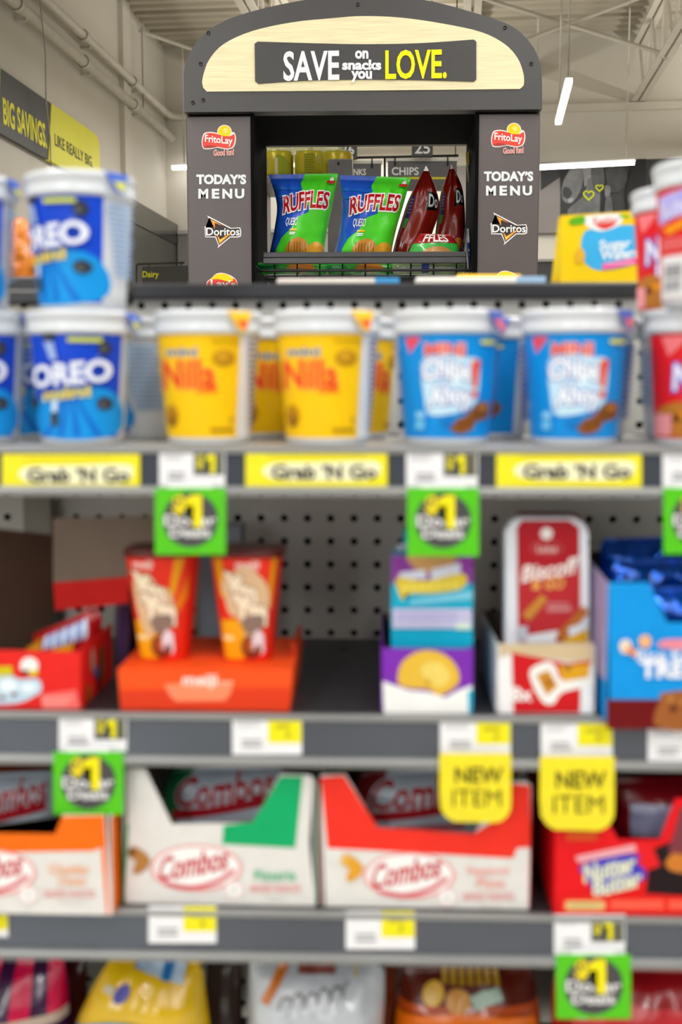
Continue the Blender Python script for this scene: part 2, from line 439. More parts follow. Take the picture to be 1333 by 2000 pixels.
pr.blob([(1186, 330), (1216, 328), (1226, 350), (1212, 372), (1192, 376), (1184, 350)], G(88))
pr.blob([(1182, 364), (1192, 366), (1191, 384), (1183, 386)], G(170))
pr.blob([(1184, 386), (1194, 388), (1196, 420), (1182, 424)], G(130))
pr.poly([(1236, 312), (1262, 311), (1262, 450), (1228, 452), (1222, 380)], G(22))
pr.blob([(1275, 330), (1330, 318), (1360, 360), (1310, 400), (1280, 380)], G(150))
def heart(cx, cy, s, w):
    pts = [(cx + s * 16 * math.sin(t) ** 3 / 16, cy - s * (13 * math.cos(t) - 5 * math.cos(2 * t) - 2 * math.cos(3 * t) - math.cos(4 * t)) / 16) for t in [2 * math.pi * k / 24 for k in range(25)]]
    pr.stroke(pts, w, INK('#d8e02a'))
heart(1150, 382, 10, 3); heart(1171, 368, 7, 2.6)
pr.build('printed_photo', t)
t = thing('rear_case_top', 'dark equipment band on the rear wall below the mural', 'case', W(1.4, VB, 2), STORE)
MB(W).prism([mz(600, 524), mz(1500, 516), mz(1500, 640), mz(600, 640)], VB - .5, VB, M('#3b3a3a', .4)).build('body', t)
MB(W).prism([mz(600, 519), mz(1500, 511), mz(1500, 516), mz(600, 524)], VB - .52, VB, M('#8e8c88', .4)).build('cap', t)

# ---- LED strip fixtures in view
LED = M('#ffffff', .5, emit=9.0)
def led(a, b, label, drop):
    t = thing('led_strip_light', label, 'light', W(*[(a[i] + b[i]) / 2 for i in range(3)]), STORE, 'suspended LED strip lights')
    A, B = W(*a), W(*b); d = (B - A).normalized(); n = d.cross(Vector((0, 0, 1))).normalized() * .027; up = Vector((0, 0, 1))
    def bar(z0, z1, k, e):
        mb = MB(); mb.hexa([A - d * e - n * k + up * z0, A - d * e + n * k + up * z0, A - d * e + n * k + up * z1, A - d * e - n * k + up * z1],
                           [B + d * e - n * k + up * z0, B + d * e + n * k + up * z0, B + d * e + n * k + up * z1, B + d * e - n * k + up * z1], LED if z0 == 0 else M('#d9d5cc', .4)); return mb
    bar(0, .036, 1, 0).build('diffuser', t)
    bar(.037, .055, .8, .01).build('housing', t)
    for f in (.08, .92):
        p = A + (B - A) * f
        q = MB(); q.tube([p + up * .07, p + up * drop], .008, M('#d4d0c6', .5), 6); q.build('suspension_wire', t)
def zat(x, y, z):
    d = ray(x, y); k = (z - EYE) / d.z; q = d * k; return (q.dot(SU), q.dot(SV), z)
led(zat(1112, 162, 3.7), zat(1091, 243, 3.7), 'glowing LED strip pointing into the store right of the kiosk header', 1.36)
led(zat(1030, 332, 3.5), zat(1240, 321, 3.5), 'long horizontal LED strip glowing in front of the rear mural', 1.56)
led((-3.3, 12.8, 3.68), (-1.6, 12.8, 3.68), 'LED strip end glowing just left of the kiosk column', 1.36)

# ---- hanging aisle markers seen through the kiosk
YA = 7.0
def az(x, y): p = P(x, y, YA); return (p.x, p.z)
def marker(x0, y0, x1, y1, txt, tx, label):
    t = thing('aisle_number_sign', label, 'sign', P((x0 + x1) / 2, y1, YA), 0, 'hanging aisle number signs')
    MB().prism([az(x0, y0), az(x1, y0), az(x1, y1), az(x0, y1)], YA, YA + .05, M('#3c3a39', .45)).build('panel', t)
    pr = Print(flat(YA), off=.002); pr.text(txt, *tx, INK('#f2f2f0'), .03); pr.build('lettering', t)
    for x in (x0 + 4, x1 - 4):
        q = MB(); p = P(x, y0, YA + .025); q.tube([p, Vector((p.x, p.y, 5.06))], .004, M('#c9c5bb', .5), 6); q.build('wire', t)
marker(661, 270, 698, 309, '26', (667, 283, 692, 302), 'dark square number sign beside the yellow cans, seen through the kiosk')
marker(805, 262, 846, 305, '25', (811, 278, 840, 300), 'dark square number sign above the chips sign, seen through the kiosk')
def header(x0, y0, x1, y1, txt, tx, label):
    t = thing('aisle_header_sign', label, 'sign', P((x0 + x1) / 2, y1, YA + .1), 0, 'hanging aisle category signs')
    Y = YA + .1
    f = lambda x, y: (P(x, y, Y).x, P(x, y, Y).z)
    MB().prism([f(x0, y0), f(x1, y0), f(x1, y1), f(x0, y1)], Y, Y + .03, M('#565453', .45)).build('panel', t)
    MB().prism([f(x0 - 3, y0 - 5), f(x1 + 2, y0 - 6), f(x1 + 2, y0), f(x0 - 3, y0)], Y - .01, Y + .03, M('#d8d4ca', .4)).build('top_rail', t)
    pr = Print(flat(Y), off=.002); pr.text(txt, *tx, INK('#f4f4f2'), .03)
    pr.rect(tx[0] + 1, tx[3] + 4, x1 - 18, tx[3] + 8, INK('#e6d21c')); pr.build('lettering', t)
    for x in (x0 + 14, x1 - 18):
        q = MB(); p = P(x, y0 - 9, Y); q.tube([P(x, y0 + 8, Y - .015), P(x, y0 - 10, Y - .015)], .005, BK, 6); q.build('hook', t)
header(668, 320, 745, 372, 'DRINKS', (670, 330, 715, 342), 'grey hanging sign reading drinks behind the ridged chip bags')
header(758, 315, 893, 372, 'CHIPS', (766, 327, 818, 342), 'grey hanging sign reading chips behind the dark red bags')
t = thing('sign_support_rail', 'thin black rail carrying the aisle signs behind the kiosk', 'rail', P(710, 308, YA + .12))
q = MB(); q.tube([P(600, 310, YA + .12), P(896, 304, YA + .12)], .008, BK, 6); q.build('rail', t)
for x in (752, 690):
    q = MB(); a = P(x, 308, YA + .12); q.tube([a, P(x, 420, YA + .12)], .008, BK, 6); q.build('drop_rod', t)
for x in (610, 890):
    q = MB(); a = P(x, 307, YA + .12); q.tube([a, Vector((a.x, a.y, 5.06))], .004, BK, 6); q.build('wire', t)

# ================================================================== BAGS (pillow pouches)
def along(poly, t):
    ls = [math.dist(poly[i], poly[i + 1]) for i in range(len(poly) - 1)]; T = t * sum(ls)
    for i, l in enumerate(ls):
        if T <= l or i == len(ls) - 1:
            k = min(1, T / l); return (poly[i][0] + (poly[i + 1][0] - poly[i][0]) * k, poly[i][1] + (poly[i + 1][1] - poly[i][1]) * k)
        T -= l
def bag(name, label, cat, Lp, Rp, Y, bulge, film, art=None, group=None, wr=.16, seed=0, lean=0.0, seal=.045, nu=22, nv=28, back=None, sealm=None, gap=.0012):
    Ls = catmull(Lp, 6, False) if len(Lp) > 2 else Lp; Rs = catmull(Rp, 6, False) if len(Rp) > 2 else Rp
    rnd = random.Random(seed); ph = [rnd.uniform(0, 6.28) for _ in range(8)]; kk = [rnd.uniform(.7, 1.4) for _ in range(8)]
    def env(s, t):
        a = max(0, 1 - (2 * s - 1) ** 2) ** .5
        b = (min(1, max(0, t - seal) / .22)) ** .65 * (min(1, max(0, 1 - t) / .2)) ** .6
        return a * b
    def crease(s, t):
        c = math.sin(9 * kk[0] * s + 5 * t + ph[0]) * .5 + math.sin(6 * kk[1] * t * 2 - 7 * s + ph[1]) * .5
        e = math.sin(26 * kk[2] * s + ph[2] + 4 * t) * max(0, 1 - abs(t - .12) / .2) + math.sin(24 * kk[3] * s + ph[3]) * max(0, 1 - abs(t - .9) / .18)
        f = math.sin(30 * kk[4] * t + ph[4]) * max(0, 1 - min(s, 1 - s) / .22)
        return wr * (.6 * c + .7 * e + .5 * f)
    def S(s, t, o, side=-1):
        s = min(1, max(0, s)); t = min(1, max(0, t))
        a = along(Ls, t); b = along(Rs, t)
        p = P(a[0] + (b[0] - a[0]) * s, a[1] + (b[1] - a[1]) * s, Y)
        d = bulge * env(s, t) * (1 + crease(s, t) * (1 if side < 0 else .4))
        if t < seal: d += .03 * bulge * math.sin(t / seal * 6.28 * 2)
        return Vector((p.x, Y + side * (d + o) + lean * (1 - t), p.z))
    b0 = P(*along(Ls, 1), Y); b1 = P(*along(Rs, 1), Y)
    t = thing(name, label, cat, ((b0.x + b1.x) / 2, Y, min(b0.z, b1.z)), 0, group)
    mb = MB(); mb.grid(lambda s, q: S(s, q, 0), nu, nv, film, v0=seal)
    mb.grid(lambda s, q: S(s, q, 0, 1), nu, nv, back or film, v0=seal)
    pouch = mb.build('pouch', t)
    mb = MB(); mb.grid(lambda s, q: S(s, q, 0), nu, 4, sealm or film, v1=seal)
    mb.grid(lambda s, q: S(s, q, .0004, 1), nu, 4, sealm or film, v1=seal); mb.build('top_seal', t)
    if art:
        pr = Print(S, 1 / nu, 1 / nv, off=gap, step=gap * .35); art(pr); pr.build('printed_label', pouch)
    return t

# ================================================================== SNACK KIOSK
YK, YKB = 3.9, 4.43
KD = M('#3b3938', .42, var=.05, scale=6)
KC = M('#544b4a', .38, var=.05, scale=6)
KB = M('#070709', .9, var=.1, scale=6)
KB.node_tree.nodes['Principled BSDF'].inputs['Specular IOR Level'].default_value = .1
WOOD = M('#e4d8ae', .5, var=.10, scale=6, stretch=(1.2, 1, 28))
def kz(x, y, Y=YK): p = P(x, y, Y); return (p.x, p.z)
kiosk = thing('snack_kiosk', 'dark arched snack kiosk with pale wood header and printed columns', 'display', (P(710, 500, YK).x, (YK + YKB) / 2, 0))
xl, xr = kz(363, 222)[0], kz(1057, 219)[0]; zh = 2.125
arch = [kz(*p) for p in [(363, 144), (373, 111), (395, 78), (440, 47), (506, 25), (590, 7), (650, 0), (709, -2), (775, 0), (840, 8), (923, 30), (995, 55), (1034, 89), (1053, 128), (1057, 166)]]
arch = [(xl, zh)] + [(xl, arch[0][1])] + catmull(arch, 4, False)[1:] + [(xr, zh)]
MB().prism(arch, YK - .03, YK + .03, KD).build('header', kiosk)
MB().prism(arch, YKB - .03, YKB, KD).build('rear_header', kiosk)
inl = [kz(*p) for p in [(398, 166), (401, 150), (412, 122), (440, 92), (495, 67), (573, 50), (651, 42), (709, 38), (784, 41), (867, 53), (939, 69), (984, 92), (1009, 119), (1020, 147), (1022, 164), (1021, 172), (1014, 179), (709, 182), (407, 184), (400, 176)]]
hd = bpy.data.objects['header']
top = catmull(inl[:15], 4, False) + inl[15:]
MB().prism(top, YK - .034, YK - .02, WOOD).build('wood_inlay', kiosk)
sg = catmull([(506, 88), (609, 91), (709, 93), (820, 91), (924, 84)], 5, False) + [(929, 88), (929, 161), (924, 165)] + catmull([(924, 165), (820, 162), (709, 161), (600, 163), (507, 169)], 5, False)[1:] + [(501, 164), (500, 92)]
MB().prism([kz(*p) for p in sg], YK - .038, YK - .03, M('#343231', .45)).build('sign_panel', kiosk)
pr = Print(flat(YK - .038), off=.0012, step=.0005)
pr.text('SAVE', 555, 101, 662, 156, INK('#f2f3f4'), .045, rise=2)
pr.text('on', 695, 100, 719, 114, INK('#f2f3f4'), .08); pr.text('snacks', 670, 118, 744, 136, INK('#f2f3f4'), .08); pr.text('you', 688, 140, 726, 160, INK('#f2f3f4'), .08)
pr.text('LOVE.', 754, 99, 872, 153, INK('#f3e600'), .045, rise=2)
pr.build('lettering', kiosk)
for i, (x, y) in enumerate([(410, 70), (395, 130), (985, 60), (1036, 130), (400, 200), (700, 15), (380, 205)]):
    x_, z_ = kz(x, y); q = MB(); q.tube([(x_, YK - .034, z_), (x_, YK - .029, z_)], .006, M('#2f2d2c', .4, .5), 10); q.build('screw', kiosk)
for (a, b, c) in ((363, 493, 1), (933, 1056, 2)):
    x0 = P(a, 224, YK).x; x1 = P(b, 224, YK).x
    if c == 1: x0 = xl
    else: x1 = xr
    col = MB().box(x0 + .004, x1 - .004, YK + .012, YKB, 0, zh - .004, KB).build('column', kiosk)
    MB().box(x0, x1 - .0, YK, YK + .012, 0, zh - .006, KC, .004).build('column_face', col)
    xi = x1 if c == 1 else x0
    MB().box(xi - .006, xi + .006, YK - .006, YK + .03, 0, zh - .002, KB).build('edge_strip', col)
def fritlogo(ox, oy):
    pr = Print(flat(YK), off=.0012, step=.0004); W_ = INK('#f6ece6')
    f = lambda pts: [(x * .075 + 380 + ox, y * .075 + 230 + oy) for x, y in pts]
    sh = [(190, 640), (215, 480), (270, 395), (430, 370), (600, 400), (760, 440), (960, 375), (1050, 400), (1085, 530), (1065, 680), (1000, 790), (850, 825), (700, 805), (600, 785), (450, 815), (330, 825), (225, 795)]
    pr.blob(f(sh), W_)
    c = f([(785, 365)])[0]; pr.ell(*c, 14.2, 13.4, W_); pr.ell(*c, 12.6, 12, INK('#f4d400')); pr.ell(c[0] + 2, c[1] - 2, 5, 5, INK('#f3e36a'))
    pr.blob(f([(215, 640), (240, 500), (285, 425), (430, 400), (600, 430), (760, 480), (940, 480), (1035, 430), (1055, 530), (1035, 670), (980, 765), (850, 795), (700, 775), (600, 755), (450, 785), (330, 790), (240, 770)]), INK('#e0483a'))
    pr.blob(f([(240, 765), (360, 720), (500, 735), (590, 755), (450, 785), (330, 790)]), INK('#a83a33'))
    a = f([(280, 490), (990, 720)]); pr.text('FritoLay', a[0][0], a[0][1] - .5, a[1][0], a[1][1] + 2 - 2, INK('#fbf3ee'), .035, rise=-5)
    a = f([(505, 835), (1030, 985)]); pr.text('Good fun!', a[0][0], a[0][1], a[1][0], a[1][1], INK('#e05a4e'), .01, rise=2, out=W_, outw=.05)
    pr.build('logo', kiosk)
fritlogo(0, 0); fritlogo(565.5, -4)
def menu(x0, x1, y, d):
    pr = Print(flat(YK), off=.0012, step=.0004); Wt = INK('#dfe4e4')
    pr.text("TODAY\u2019S", x0, y, x1, y + 17, Wt, .1)
    w = (x1 - x0)
    for i, ch in enumerate('MENU'):
        a = x0 + 4 + [0, 26.5, 47, 71.5][i]; pr.text(ch, a, y + 28, a + [17, 12, 17, 16][i], y + 45, Wt, .09)
    pr.build('lettering', kiosk)
menu(385, 480, 342, 0); menu(947, 1041, 336, 0)
def doritlogo(ox, oy):
    pr = Print(flat(YK), off=.0012, step=.0003); f = lambda pts: [(x * .075 + 390 + ox, y * .075 + 410 + oy) for x, y in pts]
    Wt = INK('#e8e4e2'); Dk = INK('#3a3232'); Or = INK('#f09a2a'); Yl = INK('#f6cf6a')
    pr.poly(f([(200, 145), (830, 470), (1060, 455), (1090, 560), (1080, 690), (1010, 720), (800, 720), (470, 1000), (495, 925), (410, 720), (150, 715), (130, 430), (330, 410)]), Wt)
    pr.poly(f([(250, 205), (800, 490), (1040, 480), (1060, 560), (1050, 670), (1000, 690), (790, 690), (515, 920), (430, 690), (170, 690), (160, 450), (370, 445)]), Dk)
    pr.poly(f([(285, 245), (620, 425), (400, 340), (400, 500)]), Or); pr.poly(f([(320, 275), (480, 350), (375, 320)]), Yl)
    a = f([(180, 470), (1040, 665)]); pr.text('Doritos', a[0][0], a[0][1], a[1][0], a[1][1], INK('#f0efec'), .035)
    pr.poly(f([(450, 640), (540, 770), (890, 555), (525, 890)]), Or); pr.poly(f([(510, 790), (540, 790), (700, 690), (530, 850)]), Yl)
    pr.build('logo', kiosk)
doritlogo(0, 0); doritlogo(559, -6)
def sunlogo(ox, oy):
    pr = Print(flat(YK), off=.0012, step=.0004); f = lambda pts: [(x * .075 + 390 + ox, y * .075 + 410 + oy) for x, y in pts]
    pr.blob(f([(180, 1950), (200, 1840), (300, 1760), (430, 1640), (580, 1610), (740, 1650), (860, 1710), (960, 1800), (1000, 1950), (960, 2080), (590, 2150), (230, 2080)]), INK('#f4dcd2'))
    pr.blob(f([(200, 1950), (225, 1850), (330, 1780), (600, 1760), (880, 1760), (950, 1820), (980, 1950), (940, 2060), (590, 2120), (250, 2060)]), INK('#e5452f'))
    pr.blob(f([(310, 1775), (430, 1665), (580, 1632), (740, 1670), (880, 1800), (760, 1840), (520, 1780)]), INK('#f2d200'))
    a = f([(300, 1800), (930, 2050)]); pr.text("Lay's", a[0][0], a[0][1], a[1][0], a[1][1], INK('#f2f0ee'), .04, rise=-2)
    pr.build('logo', kiosk)
sunlogo(0, 2); sunlogo(555, -2)
# roof slab, hollow interior
xli = P(493, 224, YK).x; xri = P(933, 224, YK).x
MB().box(xli - .01, xri + .01, YK + .03, YKB - .03, zh + .0, zh + .05, KB).build('canopy_underside', kiosk)
MB().box(xl + .01, xr - .01, YK + .03, YKB - .03, zh + .051, zh + .08, KB).build('roof_board', kiosk)
# wire shelf basket with its label lip
ZS = P(710, 541, 4.02).z
lp = thing('wire_shelf', 'black wire basket shelf with a plastic lip across the kiosk opening', 'shelf', (P(710, 500, 4).x, 4.2, ZS))
def lipbar(y0, y1, Y0, Y1, m, nm):
    a = P(514, y0, 3.97); b = P(911, y1, 3.97); MB().box(a.x, b.x, Y0, Y1, P(710, y1, 3.97).z, P(710, y0, 3.97).z, m, .003).build(nm, lp)
lipbar(492, 503, 3.965, 3.985, M('#3c3b3c', .35), 'lip_upper'); lipbar(503.5, 515, 3.96, 3.985, M('#444344', .3), 'lip_lower')
BKW = M('#141414', .4)
x0 = P(503, 528, 3.98).x; x1 = P(926, 528, 3.98).x; zw = P(710, 528, 3.98).z
def wire(pts, nm='wire', r=.0032): q = MB(); q.tube(pts, r, BKW, 6); q.build(nm, lp)
wire([(x0 - .015, 3.98, zw + .1), (x0 - .01, 3.98, zw + .02), (x0 + .01, 3.98, zw), (x1 - .01, 3.98, zw), (x1 + .01, 3.98, zw + .02), (x1 + .012, 3.98, zw + .1)], 'front_wire', .005)
wire([(x0 + .03, 3.99, ZS), (x1 - .03, 3.99, ZS)], 'front_wire', .004)
for k in range(9):
    x = x0 + .06 + (x1 - x0 - .12) * k / 8
    wire([(x, 3.985, zw + .03), (x, 3.985, ZS), (x, 4.4, ZS)])
for k in range(10):
    y = 4.03 + .04 * k; wire([(x0 + .02, y, ZS - .004), (x1 - .02, y, ZS - .004)], 'cross_wire')
for xx in (x0 + .012, x1 - .012): wire([(xx, 3.98, zw), (xx, 4.4, zw)], 'side_wire')

# ---- bags on the kiosk shelf
def ridged(pr):
    G = FINK('#4ed12a'); Wt = FINK('#f3f3f0'); Rd = FINK('#b5121c')
    pr.poly([(.52, .0), (.46, .12), (.49, .26), (.6, .36), (.62, .42), (.44, .47), (.36, .58), (.2, .67), (.14, .78), (.08, 1), (1, 1), (1, 0)], G)
    pr.poly([(0, .13), (.5, .17), (.47, .2), (0, .17)], FINK('#1f5fc0')); pr.poly([(0, .22), (.4, .25), (.3, .28), (0, .26)], FINK('#1f5fc0'))
    pr.text('RUFFLES', .15, .235, .93, .40, Rd, .055, rise=.05, arc=.015, out=Wt, outw=.075)
    pr.text('QUESO', .23, .475, .45, .565, Wt, .02, rise=-.01); pr.rect(.33, .588, .46, .608, FINK('#e8c21a'))
    pr.rect(.34, .62, .45, .632, Wt); pr.rect(.34, .638, .44, .648, Wt)
    pr.ell(.53, .8, .21, .125, FINK('#c98a35')); pr.ell(.86, .82, .17, .11, FINK('#d99a2c'))
    for k in range(7): pr.poly([(.36 + .05 * k, .72), (.375 + .05 * k, .715), (.41 + .05 * k, .9), (.395 + .05 * k, .9)], FINK('#9c6420'))
    pr.ell(.93, .075, .03, .03, Wt); pr.rrect(.86, .085, .985, .115, .012, FINK('#c02a2a'))
    pr.ell(.2, .9, .05, .05, FINK('#1c8f20'))
BL = FILM('#2155c4')
bag('chip_bag', 'blue and green ridged chip bag, leftmost on the kiosk shelf', 'chip bag', [(525, 341), (541, 398), (536, 450), (526, 500), (524, 533)], [(661, 339), (650, 400), (636, 470), (634, 500), (632, 533)], 4.13, .075, BL, ridged, 'ridged queso chip bags', seed=3, wr=.26, gap=.0022, back=M('#ece9e2', .3))
bag('chip_bag', 'blue and green ridged chip bag beside the dark red bags', 'chip bag', [(664, 342), (668, 400), (664, 450), (654, 492), (650, 533)], [(803, 347), (790, 395), (774, 450), (764, 500), (762, 533)], 4.12, .075, BL, ridged, 'ridged queso chip bags', seed=8, wr=.26, gap=.0022)
def dark(pr):
    pr.poly([(.12, .24), (.9, .24), (.9, .86), (.12, .7)], FINK('#7a170c'))
    pr.poly([(.6, .26), (.93, .28), (.93, .42), (.58, .44)], FINK('#0d0b0c')); pr.text('D', .66, .29, .82, .4, FINK('#c9c9c9'), .05)
    pr.text('o', .84, .33, .92, .4, FINK('#c9c9c9'), .05)
    pr.poly([(.08, .3), (.2, .32), (.2, .55), (.08, .5)], FINK('#2b2a5e')); pr.poly([(.08, .51), (.18, .52), (.16, .6), (.08, .6)], FINK('#3c8a3a'))
    for k in range(5): pr.rect(.1, .34 + k * .03, .18, .348 + k * .03, FINK('#8a8480'))
    pr.ell(.75, .8, .16, .06, FINK('#b56a1a'))
DR = M('#7a170c', .16, var=.25, scale=14, bump=.5, coat=.6)
bag('chip_bag', 'dark red glossy chip bag with a pointed top, nearer the ridged bags', 'chip bag', [(832, 325), (800, 386), (782, 440), (768, 490), (762, 534)], [(834, 325), (853, 372), (859, 410), (845, 455), (818, 534)], 4.18, .05, DR, dark, 'dark red tortilla chip bags', seed=5, wr=.3)
bag('chip_bag', 'dark red glossy chip bag with a pointed top at the right end', 'chip bag', [(881, 322), (862, 375), (854, 430), (848, 480), (846, 520)], [(883, 322), (903, 365), (909, 420), (909, 480), (906, 520)], 4.24, .05, DR, dark, 'dark red tortilla chip bags', seed=11, wr=.3)
def lying(pr):
    pr.poly([(0, .0), (1, .0), (1, .28), (0, .3)], FINK('#9c1a20')); pr.text('FFLES', .2, .02, .8, .26, FINK('#efece8'), .05)
    pr.ell(.55, .62, .33, .24, FINK('#c18a4a')); pr.ell(.62, .6, .2, .1, FINK('#d8a868'))
bag('chip_bag', 'green ridged chip bag slumped on its side before the red bags', 'chip bag', [(822, 456), (806, 478), (796, 505), (800, 534)], [(880, 458), (896, 480), (898, 505), (892, 534)], 4.05, .035, FILM('#3fb44a'), lying, 'ridged queso chip bags', seed=21)
def foil(pr): pr.poly([(0, .5), (1, .45), (1, .8), (0, .85)], FINK('#b9b4b8')); pr.rect(.4, .1, .5, .9, FINK('#2b3f9a'))
bag('chip_bag', 'silver and green chip bag lying low in the wire basket', 'chip bag', [(770, 512), (766, 522), (770, 537)], [(908, 512), (910, 522), (904, 537)], 4.03, .03, FILM('#8fae7a'), foil, seed=31)
for a, b, i, lb in ((505, 640, 40, 'green chip bag crushed low in the wire basket, left'), (640, 772, 41, 'green chip bag crushed low in the wire basket, middle')):
    def low(pr): pr.ell(.62, .5, .2, .4, FINK('#c0762a')); pr.poly([(0, .2), (.3, .3), (.28, .6), (0, .8)], FINK('#1a7f3a'))
    bag('chip_bag', lb, 'chip bag', [(a, 513), (a - 2, 524), (a + 4, 536)], [(b, 513), (b + 2, 524), (b - 4, 536)], 4.05, .03, FILM('#2aa12c'), low, seed=i)
def side1(pr): pr.rect(.1, .35, .9, .95, FINK('#1f4f9c')); pr.rect(.2, .5, .7, .56, FINK('#e8e8ea')); pr.rect(.2, .62, .8, .66, FINK('#d8b83a'))
bag('snack_pack', 'small yellow and blue snack pack hung inside the right column', 'snack pack', [(910, 298), (912, 330), (918, 372)], [(929, 294), (933, 330), (931, 376)], 4.3, .02, FILM('#b3a445'), side1, seed=51)
bag('snack_pack', 'small blue and white snack pack low beside the right column', 'snack pack', [(912, 446), (910, 480), (914, 528)], [(930, 450), (933, 485), (930, 528)], 4.25, .025, FILM('#d8dbe0'), side1, seed=52)

# ---- grey stock rack behind the kiosk with wrapped yellow cans
YR = 4.95
zr = P(600, 352, YR).z
rk = thing('stock_rack', 'grey metal stock rack standing behind the kiosk', 'rack', (P(610, 400, YR).x, YR + .15, 0))
RG = M('#8d8b88', .4, .3)
a = P(500, 352, YR).x; b = P(690, 352, YR).x
MB().box(a, b - .1, YR - .1, YR + .25, zr - .03, zr, RG, .004).build('top_shelf', rk)
MB().box(P(641, 400, YR - .12).x, P(689, 400, YR - .12).x, YR - .13, YR - .10, 0, P(660, 311, YR - .12).z, RG, .004).build('end_post', rk)
MB().box(P(653, 311, YR).x, P(684, 311, YR).x, YR - .1, YR - .06, 0, P(660, 352, YR).z, M('#cfc8ba', .5), .003).build('rear_post', rk)
MB().box(a, a + .04, YR - .1, YR + .25, 0, zr - .031, RG).build('end_post', rk)
MB().box(P(660, 311, YR - .12).x, P(665, 311, YR).x, YR - .134, YR - .13, P(660, 322, YR - .12).z, P(660, 318, YR - .12).z, KB).build('slot', rk)
CAN = M('#b89b12', .3, .2, var=.15, scale=20)
WRAP = M('#dbe03c', .12, alpha=.28, coat=.5)
def can(x, y, label):
    c = P(x, 345, y); H = P(x, 300, y).z - zr; r = .068
    t = thing('drink_can', label, 'can', (c.x, y, zr), 0, 'wrapped yellow drink cans')
    MB().lathe([(r * .8, zr), (r, zr + .012), (r, zr + H * .9), (r * .9, zr + H)], CAN, 32, c.x, y).build('body', t)
    MB().lathe([(r * .9, zr + H), (r * .93, zr + H + .004), (r * .85, zr + H + .004)], M('#c9c6bb', .3, .8), 32, c.x, y).build('rim', t)
    def S(px, py, o):
        q = max(-.98, min(.98, px)); an = math.asin(q); return Vector((c.x + (r + o) * math.sin(an), y - (r + o) * math.cos(an), zr + H * .9 * (1 - py)))
    pr = Print(S, .12, None, off=.001)
    return t, pr
t, pr = can(543, YR - .02, 'yellow drink can with green leaf print in clear wrap, left')
pr.blob([(.0, .1), (.5, .15), (.8, .5), (.6, .9), (.1, .9), (-.1, .5)], INK('#74862a')); pr.rect(-.1, .2, .1, .9, INK('#c9c8b8')); pr.rect(-.7, .2, -.5, .7, INK('#8a8560')); pr.build('printed_label', t)
t, pr = can(607, YR - .02, 'yellow drink can with printed nutrition panel in clear wrap')
pr.rect(-.35, .0, .35, .95, INK('#8a7a1c')); pr.lines(-.3, .05, .3, .9, 8, INK('#4e4512')); pr.rect(.5, .05, .68, .4, INK('#a9a37a')); pr.build('printed_label', t)
can(660, YR + .1, 'yellow drink can half hidden behind the grey post')[1]
x0 = P(524, 340, YR).x; x1 = P(668, 340, YR + .1).x
for nm, aa, bb, lb in (('shrink_wrap', x0, P(572, 340, YR).x, 'clear yellow shrink wrap around the left can'), ('shrink_wrap', P(574, 340, YR).x + .002, x1 + .015, 'clear yellow shrink wrap around the right cans')):
    q = MB(); q.box(aa, bb, YR - .094, YR + .2, zr + .001, P(600, 284, YR).z, WRAP, .015)
    tag(q.build(nm), lb, 'wrap', 'clear shrink wraps on the stock rack')

# ================================================================== GONDOLA
YF, YP = .90, 1.21
Z1, Z2, Z3 = 1.154, .9335, .7635
PEG = M('#c9c7c0', .45, var=.04, scale=8); BLK = M('#1a1b1e', .4); GREYM = M('#a5a5a5', .35, .4)
g = thing('gondola', 'white pegboard gondola frame with a black top rail', 'shelving', (0, YP, 0))
# pegboard with real holes, one inch grid
def pegboard():
    mb = MB(); c = .0254; r = .0043; n = 8
    xs0 = P(510, 1012, YP).x % c; zs0 = P(510, 1012, YP).z % c
    i0, i1 = int(-.62 / c), int(.62 / c); j0, j1 = int(.40 / c), int(1.28 / c) + 1
    for i in range(i0, i1):
        for j in range(j0, j1):
            x, z = i * c + xs0, j * c + zs0
            o = [(x + c / 2 * a, YP, z + c / 2 * b) for a, b in ((1, 0), (1, 1), (0, 1), (-1, 1), (-1, 0), (-1, -1), (0, -1), (1, -1))]
            h = [(x + r * math.cos(k * math.pi / 4), YP, z + r * math.sin(k * math.pi / 4)) for k in range(8)]
            hb = [(p[0], YP + .004, p[2]) for p in h]
            mb.add(o + h + hb, [(k, (k + 1) % 8, 8 + (k + 1) % 8, 8 + k) for k in range(8)] + [(8 + k, 8 + (k + 1) % 8, 16 + (k + 1) % 8, 16 + k) for k in range(8)], PEG)
    return mb
pegboard().build('pegboard', g)
MB().box(-.62, .62, YP + .012, YP + .02, .35, 1.296, M('#232322', .7)).build('dark_backing', g)  # dark sheet added behind the peg holes, its colour standing for their shade
MB().box(-.62, .62, YP + .03, YP + .034, .35, 1.29, PEG).build('rear_panel', g)
xb0, xb1 = P(258, 560, 1.2).x, P(1251, 560, 1.2).x
MB().box(xb0, xb1, YP - .016, YP + .05, P(700, 584, 1.2).z, P(700, 553, 1.2).z, M('#26272b', .35, var=.06), .003).build('top_rail', g)
MB().box(-.62, xb0 - .001, YP - .01, YP + .04, 1.29, 1.305, BLK, .003).build('top_rail', g)
MB().box(xb1 + .002, .62, YP - .01, YP + .04, 1.28, 1.296, PEG, .003).build('top_rail', g)
for xx in (P(80, 1020, 1.2).x, .5):
    MB().box(xx - .016, xx + .016, YP - .022, YP - .001, 0, 1.285, M('#7c776c', .4, .3), .002).build('upright', g)
MB().box(-.62, .62, YF + .02, YP + .35, 0, .12, M('#2c2c2e', .5)).build('base', g)
MB().box(-.62, .62, YP + .052, YP + .42, 1.283, 1.293, M('#5a5a58', .4)).build('rear_top_deck', g)
for xx in (-.6, .6): MB().box(xx - .01, xx + .01, YP + .036, YP + .05, .12, 1.29, GREYM).build('rear_upright', g)

